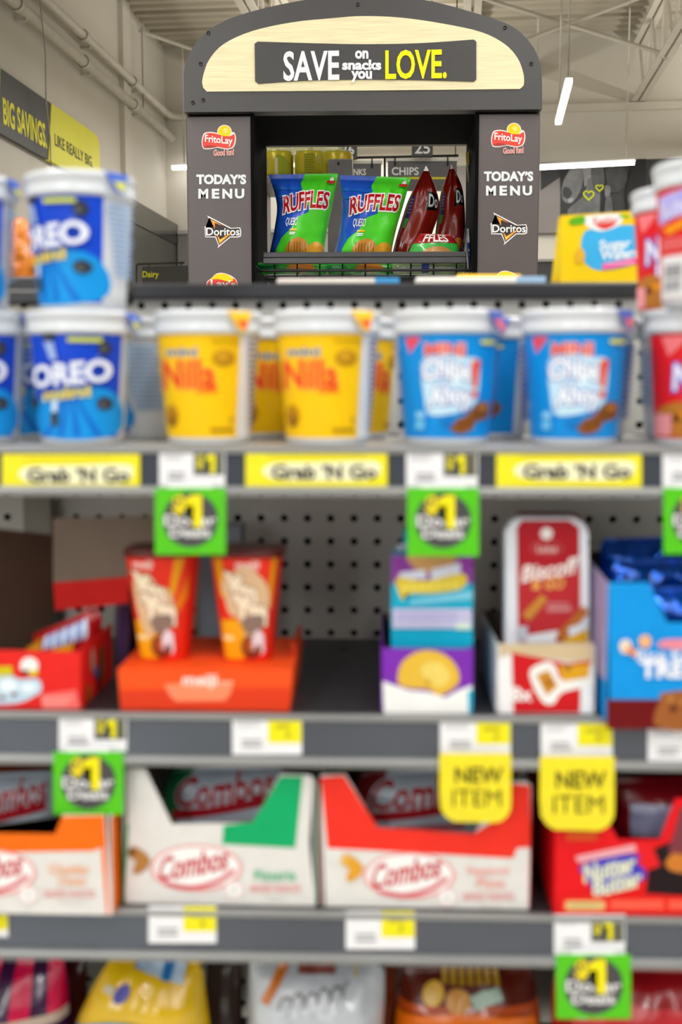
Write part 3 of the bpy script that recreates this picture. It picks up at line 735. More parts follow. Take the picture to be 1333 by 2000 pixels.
CHAN = M('#5a5f68', .14, .5, var=.05, scale=12); LIP = M('#8f908f', .35, .35, var=.04, scale=12); DKD = M('#35363a', .42, .2, var=.08, scale=10)
def shelf(z, label, deckm, yb=None, h=.0405):
    t = thing('gondola_shelf', label, 'shelf', (0, 1.05, z - h), 0, 'gondola shelves')
    MB().box(-.62, .62, YF + .004, YP - .024, z - .014, z - .001, deckm).build('deck', t)
    MB().box(-.62, .62, YF + .002, YF + .006, z - h, z - .014, CHAN).build('front_apron', t)
    # price channel: top bead, recessed strip, bottom lip
    MB().box(-.62, .62, YF - .003, YF + .004, z - .0055, z, LIP, .0012).build('top_bead', t)
    MB().box(-.62, .62, YF - .0005, YF + .002, z - h + .0085, z - .0055, CHAN).build('price_channel', t)
    MB().box(-.62, .62, YF - .006, YF + .003, z - h, z - h + .0088, LIP, .003).build('bottom_lip', t)
    for k in range(24):
        x = -.6 + k * .0508; MB().box(x, x + .012, YP - .075, YP - .03, z - .0009, z - .0003, BLK).build('deck_slot', t)
    for xx in (-.55, .55): MB().box(xx - .002, xx + .002, YF + .03, YP - .024, z - .04, z - .015, GREYM).build('bracket', t)
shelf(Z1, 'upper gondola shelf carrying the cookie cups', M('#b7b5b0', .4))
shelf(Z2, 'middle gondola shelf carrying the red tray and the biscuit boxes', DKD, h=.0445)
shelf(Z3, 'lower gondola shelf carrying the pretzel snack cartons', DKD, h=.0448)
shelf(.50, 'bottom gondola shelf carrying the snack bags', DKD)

# ================================================================== COOKIE CUPS
CH_ = .1152; CS = 2190 / .97
WHT = M('#d8dde3', .25, var=.02, scale=20, coat=.2)
def cr(z): return .0352 + (.0425 - .0352) * min(1, z / .097)
def cupS(x, y, o):
    z = CH_ - y / CS; r = cr(z); q = x / CS / r
    a = math.asin(max(-.9, min(.9, q))) if abs(q) <= .9 else math.copysign(math.asin(.9) + (abs(q) - .9) * 2.2, q)
    return Vector(((r + o) * math.sin(a), -(r + o) * math.cos(a), z))
def make_cup(label, group, art, bands, tabcol, tabang):
    t = thing('snack_cup', label, 'snack cup', (0, 0, 0), 0, group)
    MB().lathe([(.033, 0), (.0352, .0015), (cr(.02), .02), (cr(.05), .05), (cr(.08), .08), (.0425, .097), (.043, .1)], WHT, 56).build('body', t)
    MB().lathe([(.0432, .0955), (.0452, .0957), (.0456, .1), (.0448, .1012), (.0452, .109), (.0462, .1095), (.0462, .1135), (.045, CH_), (.042, CH_), (.0415, .113)], WHT, 56).build('lid', t)
    lb = MB()
    for a0, a1, y0, y1, m in bands:
        n = max(2, int((a1 - a0) / 6))
        def fn(i, j):
            z = CH_ - (y0 + (y1 - y0) * j) / CS; a = R(a0 + (a1 - a0) * i); r = cr(z) + .00025
            return (r * math.sin(a), -r * math.cos(a), z)
        lb.grid(fn, n, 4, m)
    sleeve = lb.build('sleeve', t)
    pr = Print(cupS, 8, 60, off=.0005, step=.00012); art(pr); pr.build('printed_label', sleeve)
    # peel tab folded down over the rim
    a = R(tabang); c, s = math.cos(a), math.sin(a)
    def tp(u, r, z): return (r * s + u * c, -r * c + u * s, z)
    q = MB(); q.hexa([tp(-.011, .0465, .1135), tp(.013, .0465, .1135), tp(.004, .051, .097), tp(-.002, .051, .097)],
                     [tp(-.011, .047, .1143), tp(.013, .047, .1143), tp(.004, .0516, .0972), tp(-.002, .0516, .0972)], INK(tabcol[0]))
    q.hexa([tp(-.004, .0490, .1065), tp(.008, .0490, .1065), tp(.004, .0512, .099), tp(0, .0512, .099)],
           [tp(-.004, .0494, .1069), tp(.008, .0494, .1069), tp(.004, .0516, .0994), tp(0, .0516, .0994)], INK(tabcol[1]))
    q.build('peel_tab', t)
    return t
LB = INK('#8fb0d8'); Wp = INK('#eef0f2')
def nutri(pr, m): pass
def oreo_art(pr):
    Bl = INK('#1496e6'); Wt = INK('#eef2fb'); Dk = INK('#33363c'); Ye = INK('#e8cf2a')
    for a in (-50, -22, 6, 34): pr.poly([(-4, 165), (4, 165), (a + 18, 243), (a, 243)], Bl)
    pr.blob([(-68, 175), (0, 150), (72, 160), (70, 242), (-66, 242)], Bl)
    for a in (-58, -30, 2, 38): pr.poly([(-2, 150), (2, 150), (a + 12, 243), (a, 243)], INK('#0e6fd4'))
    for x, y, rx, ry in ((-38, 50, 14, 9), (60, 72, 11, 15), (55, 180, 13, 13), (-33, 210, 8, 15), (-74, 180, 8, 10)):
        pr.ell(x, y, rx, ry, Dk, 16); pr.ell(x - 3, y + 2, rx * .5, ry * .5, INK('#55585e'), 12)
    pr.poly([(-46, 62), (-28, 62), (-22, 96), (-34, 96)], INK('#9fb8e8')); pr.poly([(48, 88), (56, 94), (34, 108), (30, 102)], INK('#9fb8e8')); pr.poly([(-34, 170), (-24, 172), (-26, 196), (-36, 196)], INK('#cfe0f8'))
    pr.text('OREO', -72, 102, 66, 142, Wt, .07, rise=14, out=INK('#2a4fc0'), outw=.09); pr.text('mini', -50, 150, 32, 170, Ye, .06, rise=10)
    pr.rrect(-2, 53, 56, 62, 4, INK('#c9d23a'))
    pr.lines(88, 60, 120, 200, 14, LB); pr.lines(-120, 70, -92, 190, 12, LB)
def nilla_art(pr):
    Rd = INK('#e8451c'); Or = INK('#f5821f'); Bl = INK('#2f86c8'); Br = INK('#b98410')
    pr.text('mini', -70, 72, -10, 88, Bl, .05)
    pr.text('Nilla', -78, 98, 22, 150, Rd, .05, out=INK('#fbb43a'), outw=.07); pr.rect(-12, 152, 26, 160, Or)
    pr.ell(38, 92, 20, 16, Br, 20); pr.ell(36, 88, 12, 9, INK('#d29c20'), 16); pr.ell(-62, 205, 13, 22, Br, 18); pr.ell(-60, 215, 6, 12, INK('#8a5a10'), 12)
    pr.lines(16, 57, 66, 66, 2, INK('#c8a410')); pr.lines(12, 228, 60, 236, 1, INK('#a8840e'), .8); pr.rect(46, 208, 52, 216, INK('#a88a10'))
    pr.lines(78, 55, 112, 236, 16, INK('#8f8ba0'), .45); pr.lines(-118, 60, -96, 230, 14, INK('#b8a040'))
def chips_art(pr):
    Wt = INK('#eef4fa'); Nv = INK('#3c46b4'); Rd = INK('#e25a4a'); Ck = INK('#8a5220')
    pr.poly([(-82, 52), (-54, 52), (-74, 84)], INK('#ef4d55')); pr.text('MINI', -46, 66, 24, 88, Rd, .06, out=INK('#f3c4bf'), outw=.05)
    pr.blob([(-52, 100), (-20, 86), (24, 92), (52, 98), (52, 160), (40, 186), (0, 200), (-38, 200), (-48, 160)], INK('#c4e4f6'))
    pr.text('Chips', -50, 100, 34, 148, Wt, .09, arc=8, out=Nv, outw=.06); pr.text('Ahoy', -36, 150, 36, 196, Wt, .09, arc=6, out=Nv, outw=.06)
    pr.poly([(38, 98), (54, 96), (48, 150), (40, 150)], INK('#e8502e')); pr.ell(44, 162, 6, 7, INK('#e8502e'), 12)
    pr.blob([(2, 230), (4, 212), (24, 206), (40, 190), (52, 178), (70, 178), (74, 196), (66, 210), (48, 214), (40, 230), (18, 238)], Ck)
    for x, y in ((20, 222), (34, 216), (52, 192), (62, 200), (46, 204)): pr.ell(x, y, 5, 4, INK('#5a3416'), 10)
    pr.ell(58, 188, 8, 6, INK('#b27436'), 10); pr.rect(-58, 196, -44, 208, INK('#8fd0f4')); pr.rect(-58, 212, -44, 230, INK('#6fc0ee')); pr.rrect(52, 58, 82, 66, 3, INK('#d8d84a'))
    pr.blob([(-20, 214), (0, 206), (10, 214), (-6, 224)], INK('#0a78c8')); pr.lines(-120, 60, -96, 220, 12, INK('#7ab8ea')); pr.lines(96, 60, 130, 220, 13, INK('#5a6ab8'))
def nut_art(pr):
    Wt = INK('#e6e6fa'); Pu = INK('#5a50c8'); Or = INK('#e8900c'); Ck = INK('#b8742a')
    pr.poly([(-84, 52), (-40, 52), (-72, 90)], INK('#f27a80'))
    pr.text('Nutter', -62, 96, 48, 142, Wt, .08, rise=22, out=Pu, outw=.08); pr.text('Butter', -40, 144, 60, 186, Wt, .08, rise=22, out=Pu, outw=.08)
    pr.blob([(-86, 230), (-80, 190), (-50, 176), (-20, 190), (0, 200), (10, 230), (-20, 244), (-60, 242)], Ck); pr.blob([(-70, 210), (-56, 200), (-44, 208), (-56, 216)], INK('#7a4412'), 4)
    pr.poly([(-50, 196), (40, 176), (44, 190), (-46, 210)], Or); pr.rect(-86, 200, -62, 242, INK('#f09aa0'))
def nut_back(pr):
    Wt = INK('#b8b4f4'); Pu = INK('#6a5ad0')
    pr.poly([(-102, 60), (-60, 52), (-46, 70), (-56, 90), (-96, 110)], Wt); pr.text('Nutter', -98, 64, -54, 98, INK('#dcdaf8'), .06, rise=10, out=Pu, outw=.05)
    pr.poly([(-90, 118), (-50, 98), (-46, 108), (-82, 130)], INK('#f0980c')); pr.lines(-92, 138, -44, 160, 3, INK('#f08080'))
    pr.rect(-90, 168, -46, 246, INK('#e4e4e6')); pr.rect(-84, 184, -62, 208, INK('#9a9aa0')); pr.rect(-84, 212, -62, 232, INK('#a4a4aa'))
BLU = INK('#1248d2'); YEL = INK('#f7c60a'); SKY = INK('#0b8ee0'); RED = INK('#dd1c24'); CRM = INK('#e6e8ee')
y0, y1 = 46, 247
oreo = make_cup('blue cookie cup facing straight out, lower row left', 'blue mini cookie cups', oreo_art, [(-64, 66, y0, y1, BLU)], ('#3a62c8', '#d2d23a'), 78)
nilla = make_cup('yellow vanilla wafer cup, left one of the front pair', 'yellow wafer cups', nilla_art, [(-150, 46, y0, y1, YEL), (48, 125, y0, y1, CRM)], ('#f0c020', '#e0561c'), 40)
chips = make_cup('sky blue chocolate chip cookie cup, left one of the front pair', 'sky blue cookie cups', chips_art, [(-120, 84, y0, y1, SKY)], ('#4a64b8', '#e86a6a'), 52)
nutt = make_cup('red peanut cookie cup at the right edge, lower row', 'red peanut cookie cups', nut_art, [(-95, 100, y0, y1, RED)], ('#c83a30', '#e8e0d0'), 120)
nutb = make_cup('red peanut cookie cup showing its barcode, upper row right edge', 'red peanut cookie cups', nut_back, [(-105, 110, y0, y1, RED)], ('#c83a30', '#e8e0d0'), 160)
def put(o, x, Y, z, rot):
    p = P(x, 800, Y); o.location = (p.x, Y, z); o.rotation_euler = (0, 0, R(rot)); o.scale = (1, 1, .963); return o
def more(o, x, Y, z, rot, label):
    p = P(x, 800, Y); return dup(o, (p.x, Y, z), R(rot), label)
ZU = Z1 + CH_ * .963 + .0002
put(oreo, 161, .965, Z1, 2)
more(oreo, -46, .972, Z1, 8, 'blue cookie cup cut by the left edge, lower row')
more(oreo, 168, .962, ZU, -26, 'blue cookie cup turned to show its ingredients panel, stacked left')
more(oreo, -62, .965, ZU, 6, 'blue cookie cup cut by the left edge, stacked upper row')
more(oreo, 298, 1.07, Z1, -92, 'blue cookie cup showing its white side between blue and yellow cups')
more(oreo, 88, 1.075, Z1, -30, 'blue cookie cup hidden in the second row at far left')
put(nilla, 408, .97, Z1, 2)
more(nilla, 640, .968, Z1, 0, 'yellow vanilla wafer cup, right one of the front pair')
more(nilla, 491, 1.075, Z1, 52, 'shaded yellow wafer cup behind the gap between the front pair')
more(nilla, 686, 1.08, Z1, 50, 'shaded yellow wafer cup just left of the sky blue cups')
put(chips, 873, .966, Z1, 1)
more(chips, 1122, .96, Z1, -6, 'sky blue chocolate chip cookie cup, right one of the front pair')
more(chips, 952, 1.075, Z1, -48, 'sky blue cup in second row between the front pair')
more(chips, 1145, 1.07, Z1, -48, 'sky blue cup in second row right of the front pair')
put(nutt, 1368, .955, Z1, -3)
put(nutb, 1376, .925, ZU, 0)
more(oreo, 1336, 1.075, Z1, 30, 'blue cup showing pale side panel beside the red cup')
more(nutt, 1322, 1.045, ZU, -18, 'red peanut cookie cup tucked behind the stacked barcode cup')

# ---- things seen over the gondola top
ZT = 1.293
def carton(name, label, cat, pts, Y, m, art=None, group=None, back=None, z0=None):
    """upright carton: front quad in picture coordinates at Y, back quad given as depth at bottom and top"""
    q = [P(x, y, Y) for x, y in pts]
    if z0 is not None:
        for i in (2, 3): q[i].z = z0
    db, dt = back
    b = [Vector((q[i].x, Y + (dt if i < 2 else db), q[i].z)) for i in range(4)]
    t = thing(name, label, cat, ((q[2].x + q[3].x) / 2, Y + db / 2, min(p.z for p in q)), 0, group)
    bx = MB().hexa([p[:] for p in q], [p[:] for p in b], m).build('box', t)
    if art: pr = Print(flat(Y), off=.0004); art(pr); pr.build('printed_label', bx)
    return t
def wafer_art(pr):
    pr.blob([(1140, 458), (1156, 448), (1240, 440), (1250, 470), (1251, 510), (1180, 528), (1146, 516), (1136, 485)], INK('#3fb2ea'))
    pr.blob([(1142, 424), (1212, 418), (1214, 436), (1198, 446), (1172, 452), (1148, 442)], INK('#f4f0ee')); pr.text('Keebler', 1160, 424, 1208, 438, INK('#d8403a'), .03, rise=2); pr.blob([(1164, 438), (1204, 436), (1182, 448)], INK('#e0403a'))
    pr.blob([(1114, 428), (1140, 422), (1142, 436), (1116, 440)], INK('#5fb01c')); pr.rect(1210, 420, 1230, 425, INK('#6fb81c'))
    pr.text('Sugar', 1172, 468, 1232, 490, INK('#eef6fb'), .06, rise=5); pr.text('Wafers', 1174, 486, 1246, 506, INK('#eef6fb'), .06, rise=5)
    pr.poly([(1176, 516), (1250, 502), (1251, 514), (1178, 528)], INK('#ee6aa8')); pr.lines(1184, 513, 1244, 518, 1, INK('#f6b8d4'))
    for pts, c in (((1118, 474, 1150, 490), '#f0c27a'),): pr.ell(1133, 500, 10, 16, INK('#eab22c'), 14)
carton('wafer_box', 'yellow wafer box with blue panel on top of the gondola', 'box', [(1097, 421), (1243, 412), (1254, 560), (1096, 560)], 1.33, INK('#f6cf06'), wafer_art, back=(.10, .02), z0=ZT)
def top_item(x0, x1, y0, Y, m, label, x2=None, m2=None):
    a = P(x0, y0, Y); b = P(x1, y0, Y)
    t = thing('flat_box', label, 'box', ((a.x + b.x) / 2, Y + .06, ZT), 0, 'flat packs behind the gondola rail')
    MB().box(a.x, b.x, Y, Y + .12, ZT, a.z, m, .003).build('box', t)
    if x2: c = P(x2, y0, Y); MB().box(c.x, b.x + .0003, Y - .0006, Y + .1206, ZT, a.z + .0005, m2).build('end_sleeve', t)
top_item(540, 780, 544, 1.30, INK('#e6ddd6'), 'low white pack with blue end behind the black rail', 733, INK('#4aa4e0'))
top_item(812, 1066, 541, 1.305, INK('#f0ece4'), 'long low white pack with blue end behind the black rail', 1010, INK('#a8c8e8'))
top_item(892, 1020, 535, 1.44, INK('#e8bc2a'), 'low yellow pack behind the long white pack')
# black tray with an orange bag at the far left
t = thing('display_tray', 'black tray holding an orange bag behind the stacked blue cups', 'tray', (P(52, 600, 1.14).x, 1.18, Z1 + .135))
a = P(16, 536, 1.25); b = P(90, 545, 1.25)
MB().box(a.x, b.x, 1.25, 1.33, ZT, P(52, 540, 1.25).z, BLK, .003).build('tray_wall', t)
MB().box(a.x, b.x, 1.345, 1.352, ZT, P(52, 372, 1.35).z, BLK, .003).build('back_card', t)
MB().box(a.x - .1, a.x - .001, 1.25, 1.33, ZT, P(52, 548, 1.25).z, BLK, .003).build('tray_wall', t)
bag('cheese_snack_bag', 'shiny orange snack bag standing in the black tray', 'snack bag', [(30, 424), (18, 455), (14, 500), (12, 548)], [(48, 426), (66, 460), (74, 500), (76, 548)], 1.337, .006, M('#ee8412', .15, var=.25, scale=60, bump=.7, coat=.6), None, seed=60, wr=.5)
bpy.data.objects['cheese_snack_bag'].location.z += 0

# ================================================================== MIDDLE SHELF
def pz(pts, Y, z0=None):
    out = []
    for x, y in pts:
        if y is None: out.append((P(x, 1500, Y).x, z0))
        else: p = P(x, y, Y); out.append((p.x, p.z))
    return out
EXT = {}
def tray(name, label, cat, poly, Y, depth, z0, m, inner, sideL, sideR, art=None, group=None, th=.0012, backz=None, sides=True):
    """open display carton: shaped front panel, two side panels, back panel and floor"""
    pts = pz(poly, Y, z0)
    xa = min(p[0] for p in pts); xb = max(p[0] for p in pts)
    t = thing(name, label, cat, ((xa + xb) / 2, Y + depth / 2, z0), 0, group)
    EXT[t.name] = (xa, xb)
    fp = MB().prism(pts, Y, Y + th, m).build('front_panel', t)
    zl = P(300, sideL, Y).z; zr_ = P(300, sideR, Y).z
    for nm, x, s, zz in (('side_panel', xa, 1, zl), ('side_panel', xb, -1, zr_)):
        MB().box(min(x, x + s * th), max(x, x + s * th), Y + th, Y + depth, z0, zz, m).build(nm, t)
    MB().box(xa + th, xb - th, Y + depth - th, Y + depth, z0, backz or max(zl, zr_), inner).build('back_panel', t)
    MB().box(xa + th, xb - th, Y + th, Y + depth - th, z0, z0 + th, inner).build('floor_panel', t)
    if art: pr = Print(flat(Y), off=.0004); art(pr); pr.build('printed_label', fp)
    return t
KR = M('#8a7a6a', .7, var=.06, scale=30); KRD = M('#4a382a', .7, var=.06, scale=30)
# red candy tray with its flap lid
def crunch_art(pr):
    pr.blob([(-40, 1312), (20, 1318), (38, 1326), (74, 1326), (82, 1346), (70, 1358), (40, 1372), (0, 1376), (-40, 1378)], INK('#bcd4e6'))
    pr.blob([(0, 1330), (20, 1326), (34, 1336), (30, 1348), (4, 1350)], INK('#e6f0f6'), 4); pr.blob([(40, 1338), (62, 1334), (72, 1344), (50, 1354)], INK('#e2eef6'), 4)
    pr.ell(28, 1356, 6, 4, INK('#7a3440')); pr.ell(5, 1362, 5, 4, INK('#7a3440'))
    pr.ell(58, 1300, 18, 17, INK('#ececea'), 20); pr.ell(66, 1313, 9, 6, INK('#dcd02a'), 12); pr.ell(50, 1312, 8, 5, INK('#5a3428'), 12)
    pr.poly([(-40, 1304), (24, 1300), (26, 1318), (-40, 1322)], INK('#cdbf14'))
    pr.poly([(80, 1356), (150, 1346), (158, 1384), (84, 1384)], INK('#f06a64')); pr.lines(84, 1360, 150, 1382, 3, INK('#f29a94'))
RT = CARD('#e2241f')
zb = Z2 + .0005
t = tray('candy_tray', 'red candy tray with open lid at the left of the middle shelf', 'candy tray', [(-110, None), (160, None), (157, 1273), (-110, 1268)], .906, .11, zb, RT, KR, 1268, 1272, crunch_art, backz=zb + .045)
x160 = P(159, 1330, .906).x
def sideS(x, y, o): return Vector((x160 + .0008 + o, x, y))
pr = Print(sideS, off=.0004)
for yy, zz, a, b, c in ((.94, .968, .006, .011, '#b8a894'), (.95, .955, .006, .006, '#3a66b0'), (.972, .958, .009, .016, '#6a5a3a'), (.925, .943, .008, .008, '#b0641a'), (.96, .945, .005, .01, '#4a3020')): pr.ell(yy, zz, a, b, INK(c), 14)
pr.build('side_print', t)
MB().hexa([P(104, 1012, 1.02)[:], P(300, 1008, 1.02)[:], P(300, 1140, 1.02)[:], P(104, 1140, 1.02)[:]], [P(104, 1012, 1.023)[:], P(300, 1008, 1.023)[:], P(300, 1140, 1.023)[:], P(104, 1140, 1.023)[:]], KR).build('lid_flap', t)
MB().hexa([P(104, 1138, 1.016)[:], P(252, 1126, 1.016)[:], P(252, 1178, 1.016)[:], P(108, 1192, 1.016)[:]], [P(104, 1138, 1.0185)[:], P(252, 1126, 1.0185)[:], P(252, 1178, 1.0185)[:], P(108, 1192, 1.0185)[:]], RT).build('lid_edge', t)
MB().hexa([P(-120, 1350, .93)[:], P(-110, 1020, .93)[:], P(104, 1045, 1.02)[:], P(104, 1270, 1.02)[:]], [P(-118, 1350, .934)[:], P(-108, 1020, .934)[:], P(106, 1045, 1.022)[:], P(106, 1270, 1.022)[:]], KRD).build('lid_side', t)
def bar_art(pr):
    for k in range(9): pr.blob([(.08 + k * .095, .16), (.15 + k * .095, .12), (.17 + k * .095, .36), (.1 + k * .095, .42)], INK('#8fa2d8' if k % 2 else '#c9d8f2'), 4)
    pr.poly([(.2, .46), (.7, .42), (.66, .6), (.22, .66)], INK('#d99a10'))
for i, (x0, x1, ya, yb, Y, c, lb) in enumerate(((52, 128, 1215, 1270, .955, '#c8860c', 'yellow wrapped candy bar at left in the red tray'), (84, 180, 1186, 1272, .945, '#a3141c', 'red wrapped candy bar with white lettering in the red tray'), (70, 195, 1186, 1235, .985, '#b51418', 'plain red candy bar at the back of the red tray'))):
    bag('candy_bar', lb, 'candy bar', [(x0, ya + 50), (x0 - 6, yb + 8), (x0 - 4, yb + 40)], [(x1, ya), (x1 + 4, yb - 20), (x1, yb + 40)], Y, .012, FILM(c), bar_art if i == 1 else None, 'candy bars in the red tray', seed=70 + i, nu=14, nv=10, gap=.0006)
def purp(pr): pr.blob([(.2, .2), (.7, .3), (.6, .7), (.3, .8)], INK('#6a4a7a'))
bag('candy_pouch', 'dark purple candy pouch behind the left puffed cup', 'candy pouch', [(232, 1120), (226, 1200), (224, 1380)], [(262, 1090), (276, 1200), (280, 1380)], 1.08, .02, FILM('#2a1c28'), purp, seed=75, gap=.0006)

# orange display box with two puff-corn cups on it
zt_ = P(400, 1308, .906).z
t = thing('display_box', 'orange display box with white lettering under two red cups', 'display box', (P(400, 1388, .906).x, .96, zb))
xa, xb = P(236, 1388, .906).x, P(566, 1388, .906).x; xa2, xb2 = P(230, 1308, .906).x, P(572, 1308, .906).x
MB().hexa([(xa2, .906, zt_), (xb2, .906, zt_), (xb, .906, zb), (xa, .906, zb)], [(xa2, 1.03, zt_), (xb2, 1.03, zt_), (xb, 1.03, zb), (xa, 1.03, zb)], CARD('#f2521a')).build('body', t)
MB().box(xb2 - .004, xb2 - .001, .95, 1.03, zt_, zt_ + .012, CARD('#c83a14')).build('side_flap', t)
pr = Print(flat(.906), off=.0004)
pr.poly([(236, 1348), (566, 1342), (566, 1386), (238, 1386)], INK('#dc3a16'))
pr.poly([(320, 1336), (455, 1330), (452, 1352), (440, 1368), (345, 1370), (332, 1358)], INK('#fa8a62')); pr.text('meiji', 358, 1318, 424, 1344, INK('#fbe6dc'), .06); pr.rect(430, 1330, 456, 1335, INK('#fbb69a'))
pr.build('printed_label', t)
def puff_cup(x, Y, label, art, rot):
    base = zt_ + .0003; H = .0945; c = P(x, 1300, Y)
    t = thing('puff_cup', label, 'snack cup', (c.x, Y, base), R(rot), 'red puffed snack cups')
    M_ = INK('#e8301c')
    r0, r1 = .0205, .0305
    q = MB(); q.lathe([(r0, base), (r0 + .0006, base + .002), (r1, base + H)], M_, 40, c.x, Y, 4.0); q.build('body', t)
    q = MB(); q.lathe([(r1 + .0002, base + H - .004), (r1 + .0015, base + H - .004), (r1 + .0015, base + H + .001), (r1 - .004, base + H + .001)], M('#5a1410', .4), 40, c.x, Y, 4.0); q.build('rim', t)
    def S(px, py, o):          # px -1..1, py 0..1 down the front
        r = r1 + (r0 - r1) * py; xx = px * .93 * r
        yy = (max(0, r ** 4 - abs(xx) ** 4)) ** .25
        return Vector((c.x + xx, Y - yy - o, base + H * (1 - py)))
    pr = Print(S, .12, .25, off=.0005); art(pr); 
    pr.build('printed_label', t)
def yan(dx):
    def art(pr):
        Cr = INK('#f6e4c8'); Br = INK('#7a3016'); Ye = INK('#f0a80e')
        if dx < 0: pr.poly([(.55, .02), (.85, .02), (.55, .4), (.35, .4)], INK('#e89a10')); pr.poly([(.95, .2), (.98, .4), (.6, .6), (.55, .5)], INK('#e87a10'))
        else: pr.poly([(-.95, .02), (-.7, .02), (-.6, .4), (-.85, .4)], INK('#e89a10')); pr.poly([(.85, .02), (.98, .02), (.9, .5), (.75, .5)], INK('#e89a10'))
        pr.poly([(-.95, .62), (-.2, .6), (.1, .82), (-.1, .98), (-.95, .98)], Ye); pr.rect(-.95, .76, -.5, .8, INK('#f4e2a0'))
        pr.text('meiji', -.75 if dx < 0 else -.25, .07, -.15 if dx < 0 else .45, .16, INK('#f8d8d0'), .05)
        pr.blob([(-.8, .24), (-.5, .18), (-.2, .22), (.0, .3), (.3, .32), (.5, .42), (.6, .55), (.3, .62), (.1, .72), (-.2, .74), (-.5, .78), (-.75, .6), (-.85, .4)] if dx < 0 else [(-.75, .26), (-.4, .18), (0, .12), (.4, .18), (.75, .3), (.85, .5), (.6, .66), (.4, .76), (.05, .78), (-.2, .6), (-.55, .56), (-.7, .42)], INK('#dcb890'))
        o = 0 if dx < 0 else .18
        pr.text('Yan', -.72 + o, .24, .2 + o, .45, Cr, .2, rise=-.08, out=INK('#8a4a28'), outw=.05); pr.text('Yan', -.48 + o, .42, .56 + o, .62, Cr, .2, rise=-.05, out=INK('#8a4a28'), outw=.05)
        pr.blob([(-.3 + o, .6), (.4 + o, .56), (.5 + o, .66), (-.1 + o, .74)], INK('#8a7468'), 4)
        pr.ell(.05 + o, .86, .42, .11, Br, 18); pr.ell(-.05 + o, .85, .2, .06, INK('#a85022'), 14)
        pr.stroke([(.1 + o, .84), (.3 + o, .76), (.5 + o, .8), (.55 + o, .92)], .14, INK('#e6d8e0'))
    return art
puff_cup(324, .955, 'red puffed snack cup, left of the two on the orange box', yan(-1), 0)
puff_cup(487, .955, 'red puffed snack cup, right of the two on the orange box', yan(1), 0)
carton('grey_pack', 'pale grey blue pack half hidden behind the red puffed cups', 'pack', [(392, 1032), (470, 1028), (470, 1300), (392, 1300)], 1.12, CARD('#9aa3ad'), back=(.04, .04), z0=zb)

# purple and teal cookie tray with packs
PU = CARD('#7a2cae'); TE = INK('#12aed2')
def cook_art(pr):
    pr.poly([(748, 1330), (764, 1336), (800, 1348), (840, 1352), (870, 1362), (900, 1346), (923, 1338), (922, 1393), (750, 1393)], INK('#eeeeec'))
    pr.blob([(777, 1324), (784, 1296), (808, 1276), (836, 1270), (866, 1277), (890, 1298), (898, 1326), (886, 1344), (858, 1358), (838, 1346), (804, 1344), (782, 1338)], INK('#e0b53a')); pr.blob([(822, 1306), (840, 1292), (866, 1298), (880, 1320), (866, 1340), (848, 1338), (830, 1326)], INK('#e6cc66')); pr.ell(836, 1332, 6, 6, INK('#c8961e'), 10)
    pr.poly([(914, 1352), (924, 1345), (922, 1393), (916, 1393)], TE)
tray('cookie_tray', 'purple cookie tray with a large cookie picture and white base', 'tray', [(749, None), (922, None), (925, 1268), (746, 1266)], .906, .16, zb, PU, KR, 1267, 1267, cook_art)
def pack_art(pr):
    pr.rect(765, 1085, 924, 1150, INK('#8a3a9c')); pr.rect(765, 1140, 924, 1262, TE)
    pr.blob([(800, 1082), (880, 1082), (888, 1098), (850, 1116), (826, 1118), (802, 1102)], INK('#c99a62')); pr.poly([(780, 1118), (830, 1112), (835, 1130), (780, 1132)], INK('#dcdff0')); pr.poly([(842, 1112), (900, 1098), (900, 1122), (842, 1132)], INK('#dcdff0'))
    pr.blob([(776, 1128), (830, 1134), (905, 1120), (904, 1148), (850, 1158), (796, 1160), (788, 1172), (780, 1160)], INK('#e4c83c')); [pr.blob([(786 + k * 16, 1142 - k), (796 + k * 16, 1136 - k), (798 + k * 16, 1154 - k), (788 + k * 16, 1156 - k)], INK('#f0dc58'), 3) for k in range(7)]
    pr.poly([(800, 1172), (924, 1152), (924, 1170), (800, 1180)], INK('#7ccbe6')); pr.rect(767, 1188, 922, 1226, INK('#c5c3e2')); pr.lines(775, 1196, 900, 1218, 2, INK('#aaa6d4')); pr.rect(890, 1216, 920, 1228, INK('#d8ecdc'))
carton('cookie_pack', 'teal and purple cookie pack standing in the purple tray, in front', 'cookie pack', [(765, 1085), (923, 1085), (924, 1390), (764, 1390)], .93, TE, pack_art, 'teal cookie packs', (.03, .03), zb + .002)
def pack2(pr): pr.poly([(778, 1062), (925, 1050), (925, 1072), (772, 1078)], INK('#c8d4ec')); pr.rect(770, 1078, 925, 1100, INK('#8a3a9c'))
carton('cookie_pack', 'teal cookie pack with a slanted top peeking behind the front pack', 'cookie pack', [(790, 1036), (900, 1044), (920, 1390), (764, 1390)], .975, TE, pack2, 'teal cookie packs', (.03, .03), zb + .002)

